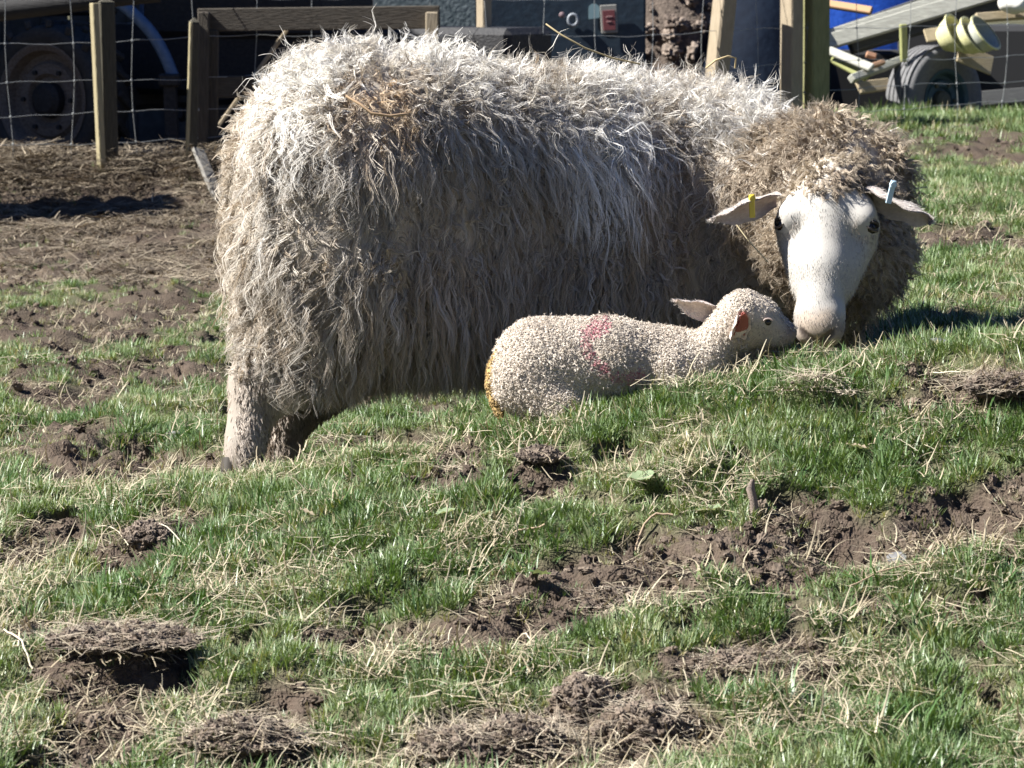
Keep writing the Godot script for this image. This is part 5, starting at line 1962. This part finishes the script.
func build_litter():
	var grey_green := paint(Color(0.20, 0.25, 0.14), 0.5)
	var green := paint(Color(0.10, 0.20, 0.06), 0.45)
	var dead := paint(Color(0.36, 0.29, 0.20), 0.7)
	for m in [grey_green, green, dead]:
		m.backlight_enabled = true
		m.backlight = Color(0.2, 0.22, 0.08).linear_to_srgb()
	for d in [[636, 494, 0.05, 0.042, grey_green, 0.3, "pale grey-green broad leaf flat in the turf"], [527, 602, 0.035, 0.03, green, 1.9, "fresh green round leaf beside the torn soil"], [860, 440, 0.05, 0.03, grey_green, 2.6, "drooping pale dock leaf on the crest turf"],
			[846, 446, 0.04, 0.025, dead, 0.9, "dead folded leaf next to the drooping dock leaf"], [720, 520, 0.05, 0.036, grey_green, 4.0, "weathered dock leaf at the foot of the woody stub"], [995, 458, 0.045, 0.03, grey_green, 1.2, "pale leaf at the edge of the dark soil step"],
			[480, 530, 0.032, 0.026, grey_green, 2.2, "small pale leaf low in the long grass"], [455, 525, 0.034, 0.024, grey_green, 5.1, "grey-green leaf in the turf near the small pale leaf"], [300, 532, 0.03, 0.012, dead, 1.1, "curled bleached leaf in the mid-slope turf"]]:
		var p := on_ground(d[0], d[1])
		var o := put(leaf_mesh(d[2], d[3], rnd(0.1, 0.4)), "leaf", d[4])
		o.position = Vector3(p.x, ground_h(p.x, -p.z) + 0.022, p.z)
		o.rotation = Vector3(rnd(0.1, 0.5), d[5], rnd(-0.2, 0.2))
		tag(o, d[6], "leaf", "loose leaves")
	# stones
	var stone := patchy(Color(0.10, 0.10, 0.105), Color(0.19, 0.185, 0.185), 30.0, 0.7, 0.1, 0.03, 0.0, 141)
	for d in [[898, 534, 0.018, "flat grey stone lying on the torn soil"], [880, 548, 0.008, "little grey stone below the flat stone"], [400, 680, 0.010, "small pale stone in the short turf"], [940, 352, 0.012, "rounded pale stone on the crest"], [176, 432, 0.022, "pale flat stone among the trodden turf"], [180, 348, 0.02, "grey stone beside the trodden mud"]]:
		var p := on_ground(d[0], d[1])
		var o := put(lump(Vector3(d[2] * 1.3, d[2] * 0.55, d[2] * 0.8), 0.5, 0.06, 3, int(d[0])), "stone", stone)
		o.position = Vector3(p.x, ground_h(p.x, -p.z) + d[2] * 0.35, p.z)
		o.rotation = Vector3(0.2, rnd(0, TAU), -0.25)
		tag(o, d[3], "stone", "loose stones")
	# woody stub and stalks: [points px, s offset..., radius, colour, label]
	var stub := on_ground(752, 515)
	var so := thing("woody_stub", "short upright broken woody stub in the turf", "stub", Vector3(stub.x, ground_h(stub.x, -stub.z), stub.z))
	var ss := Shape.new()
	ss.tube([Vector3(0.004, -0.01, 0), Vector3(0.002, 0.02, 0.002), Vector3(-0.003, 0.038, 0), Vector3(0.001, 0.052, -0.002)], [0.0075, 0.0062, 0.0068, 0.003], 7)
	put(ss.done(), "stem", patchy(Color(0.14, 0.10, 0.08), Color(0.36, 0.29, 0.24), 40.0, 0.85, 0.2, 0.04, 0.0, 142), so)
	var pale := paint(Color(0.52, 0.45, 0.33), 0.75)
	var tan := paint(Color(0.33, 0.24, 0.16), 0.8)
	for d in [[[[95, 530], [115, 531], [128, 545]], 0.0016, pale, "bent pale stalk arching over the soil at left"], [[[128, 533], [160, 538], [185, 548]], 0.0016, pale, "long pale stalk beside the small soil heap"], [[[5, 650], [22, 668], [33, 678]], 0.0024, pale, "forked bleached stalk at the left edge of the slope"], [[[20, 640], [20, 668]], 0.0022, pale, "short bleached stick standing against the forked stalk"],
			[[[190, 700], [230, 712], [252, 722]], 0.0019, pale, "pale curved stalk below the rounded mossy sod"], [[[512, 545], [545, 543]], 0.0024, tan, "straight tan twig lying in the turf"], [[[850, 590], [890, 580], [935, 575]], 0.0018, tan, "thin brown twig along the torn soil"], [[[935, 560], [965, 548]], 0.0022, pale, "short pale stick on the broken soil"],
			[[[925, 372], [960, 380], [985, 376]], 0.0018, pale, "pale stalk across the crest soil"], [[[635, 540], [650, 533], [672, 528]], 0.0028, tan, "brown root sticking out of the torn bank"],
			[[[270, 748], [320, 740], [352, 742]], 0.0016, pale, "pale stalk along the foot of the slope"], [[[505, 645], [522, 640], [535, 650]], 0.0017, pale, "short curled root in the torn turf"], [[[425, 660], [445, 640], [452, 628]], 0.0015, pale, "pale curled stalk over the dark torn soil"]]:
		var pts := []
		var base := on_ground(d[0][0][0], d[0][0][1])
		for q in d[0].size():
			var g := on_ground(d[0][q][0], d[0][q][1])
			pts.append(Vector3(g.x, ground_h(g.x, -g.z) + 0.012 + (0.008 if q > 0 and q < d[0].size() - 1 else 0.0), g.z) - base)
		var fine := []
		for k in (pts.size() - 1) * 4 + 1:
			var t := k / 4.0
			var q := mini(int(t), pts.size() - 2)
			fine.append(pts[q].cubic_interpolate(pts[q + 1], pts[maxi(q - 1, 0)], pts[mini(q + 2, pts.size() - 1)], t - q) + unit() * 0.0015)
		var sh := Shape.new()
		sh.tube(fine, [d[1] * 0.65], 5)
		var o := put(sh.done(), "stalk", d[2])
		o.position = base
		tag(o, d[3], "stalk", "loose stalks")
	# single tall blade on the right
	# stems caught in the wool
	for d in [[[[346, 96, 4.70], [360, 104, 4.685], [371, 113, 4.68], [390, 116, 4.68], [406, 114, 4.70]], 0.0024, Color(0.36, 0.24, 0.14), "brown bramble stem caught in the stained wool of the ewe's rump"], [[[546, 24, 5.1], [560, 34, 5.08], [585, 48, 5.08], [612, 58, 5.1], [640, 64, 5.12]], 0.0016, Color(0.42, 0.33, 0.18), "dry straw lying along the top of the ewe's back"],
			[[[706, 68, 5.3], [716, 60, 5.29], [728, 56, 5.29], [736, 58, 5.3], [735, 68, 5.31]], 0.0018, Color(0.44, 0.34, 0.18), "looped dry stem standing in the wool over the ewe's shoulder"], [[[733, 220, 5.0], [748, 240, 4.98], [768, 262, 4.97]], 0.0012, Color(0.5, 0.42, 0.26), "thin straw hanging in the ruff below the yellow tag"]]:
		var base := at(d[0][0][0], d[0][0][1], d[0][0][2])
		var pts := []
		for q in d[0]:
			pts.append(at(q[0], q[1], q[2]) - base)
		var sh := Shape.new()
		sh.tube(pts, [d[1]], 6)
		var o := put(sh.done(), "stem", paint(d[2], 0.75))
		o.position = base
		tag(o, d[3], "stem", "stems caught in the wool")

func _ready():
	rng.seed = 20240317
	na.seed = 3
	na.frequency = 0.02
	na.fractal_octaves = 3
	nb.seed = 8
	nb.frequency = 0.02
	nb.fractal_octaves = 2
	nc.seed = 15
	nc.frequency = 0.02
	nc.fractal_octaves = 4
	set_view()
	var t0 := Time.get_ticks_msec()
	lay_macro()
	plan_ground()
	lay_ground()
	print("ground ", Time.get_ticks_msec() - t0)
	build_fence()
	build_gate()
	build_tractor()
	build_shed()
	build_shadow_barrel()
	build_box_trailer()
	build_heaps()
	build_cart()
	print("background ", Time.get_ticks_msec() - t0)
	build_ewe()
	print("ewe ", Time.get_ticks_msec() - t0)
	build_lamb()
	print("lamb ", Time.get_ticks_msec() - t0)
	build_sods()
	build_litter()
	lay_grass()
	lay_crumbs()
	lay_straw()
	print("grass ", Time.get_ticks_msec() - t0)
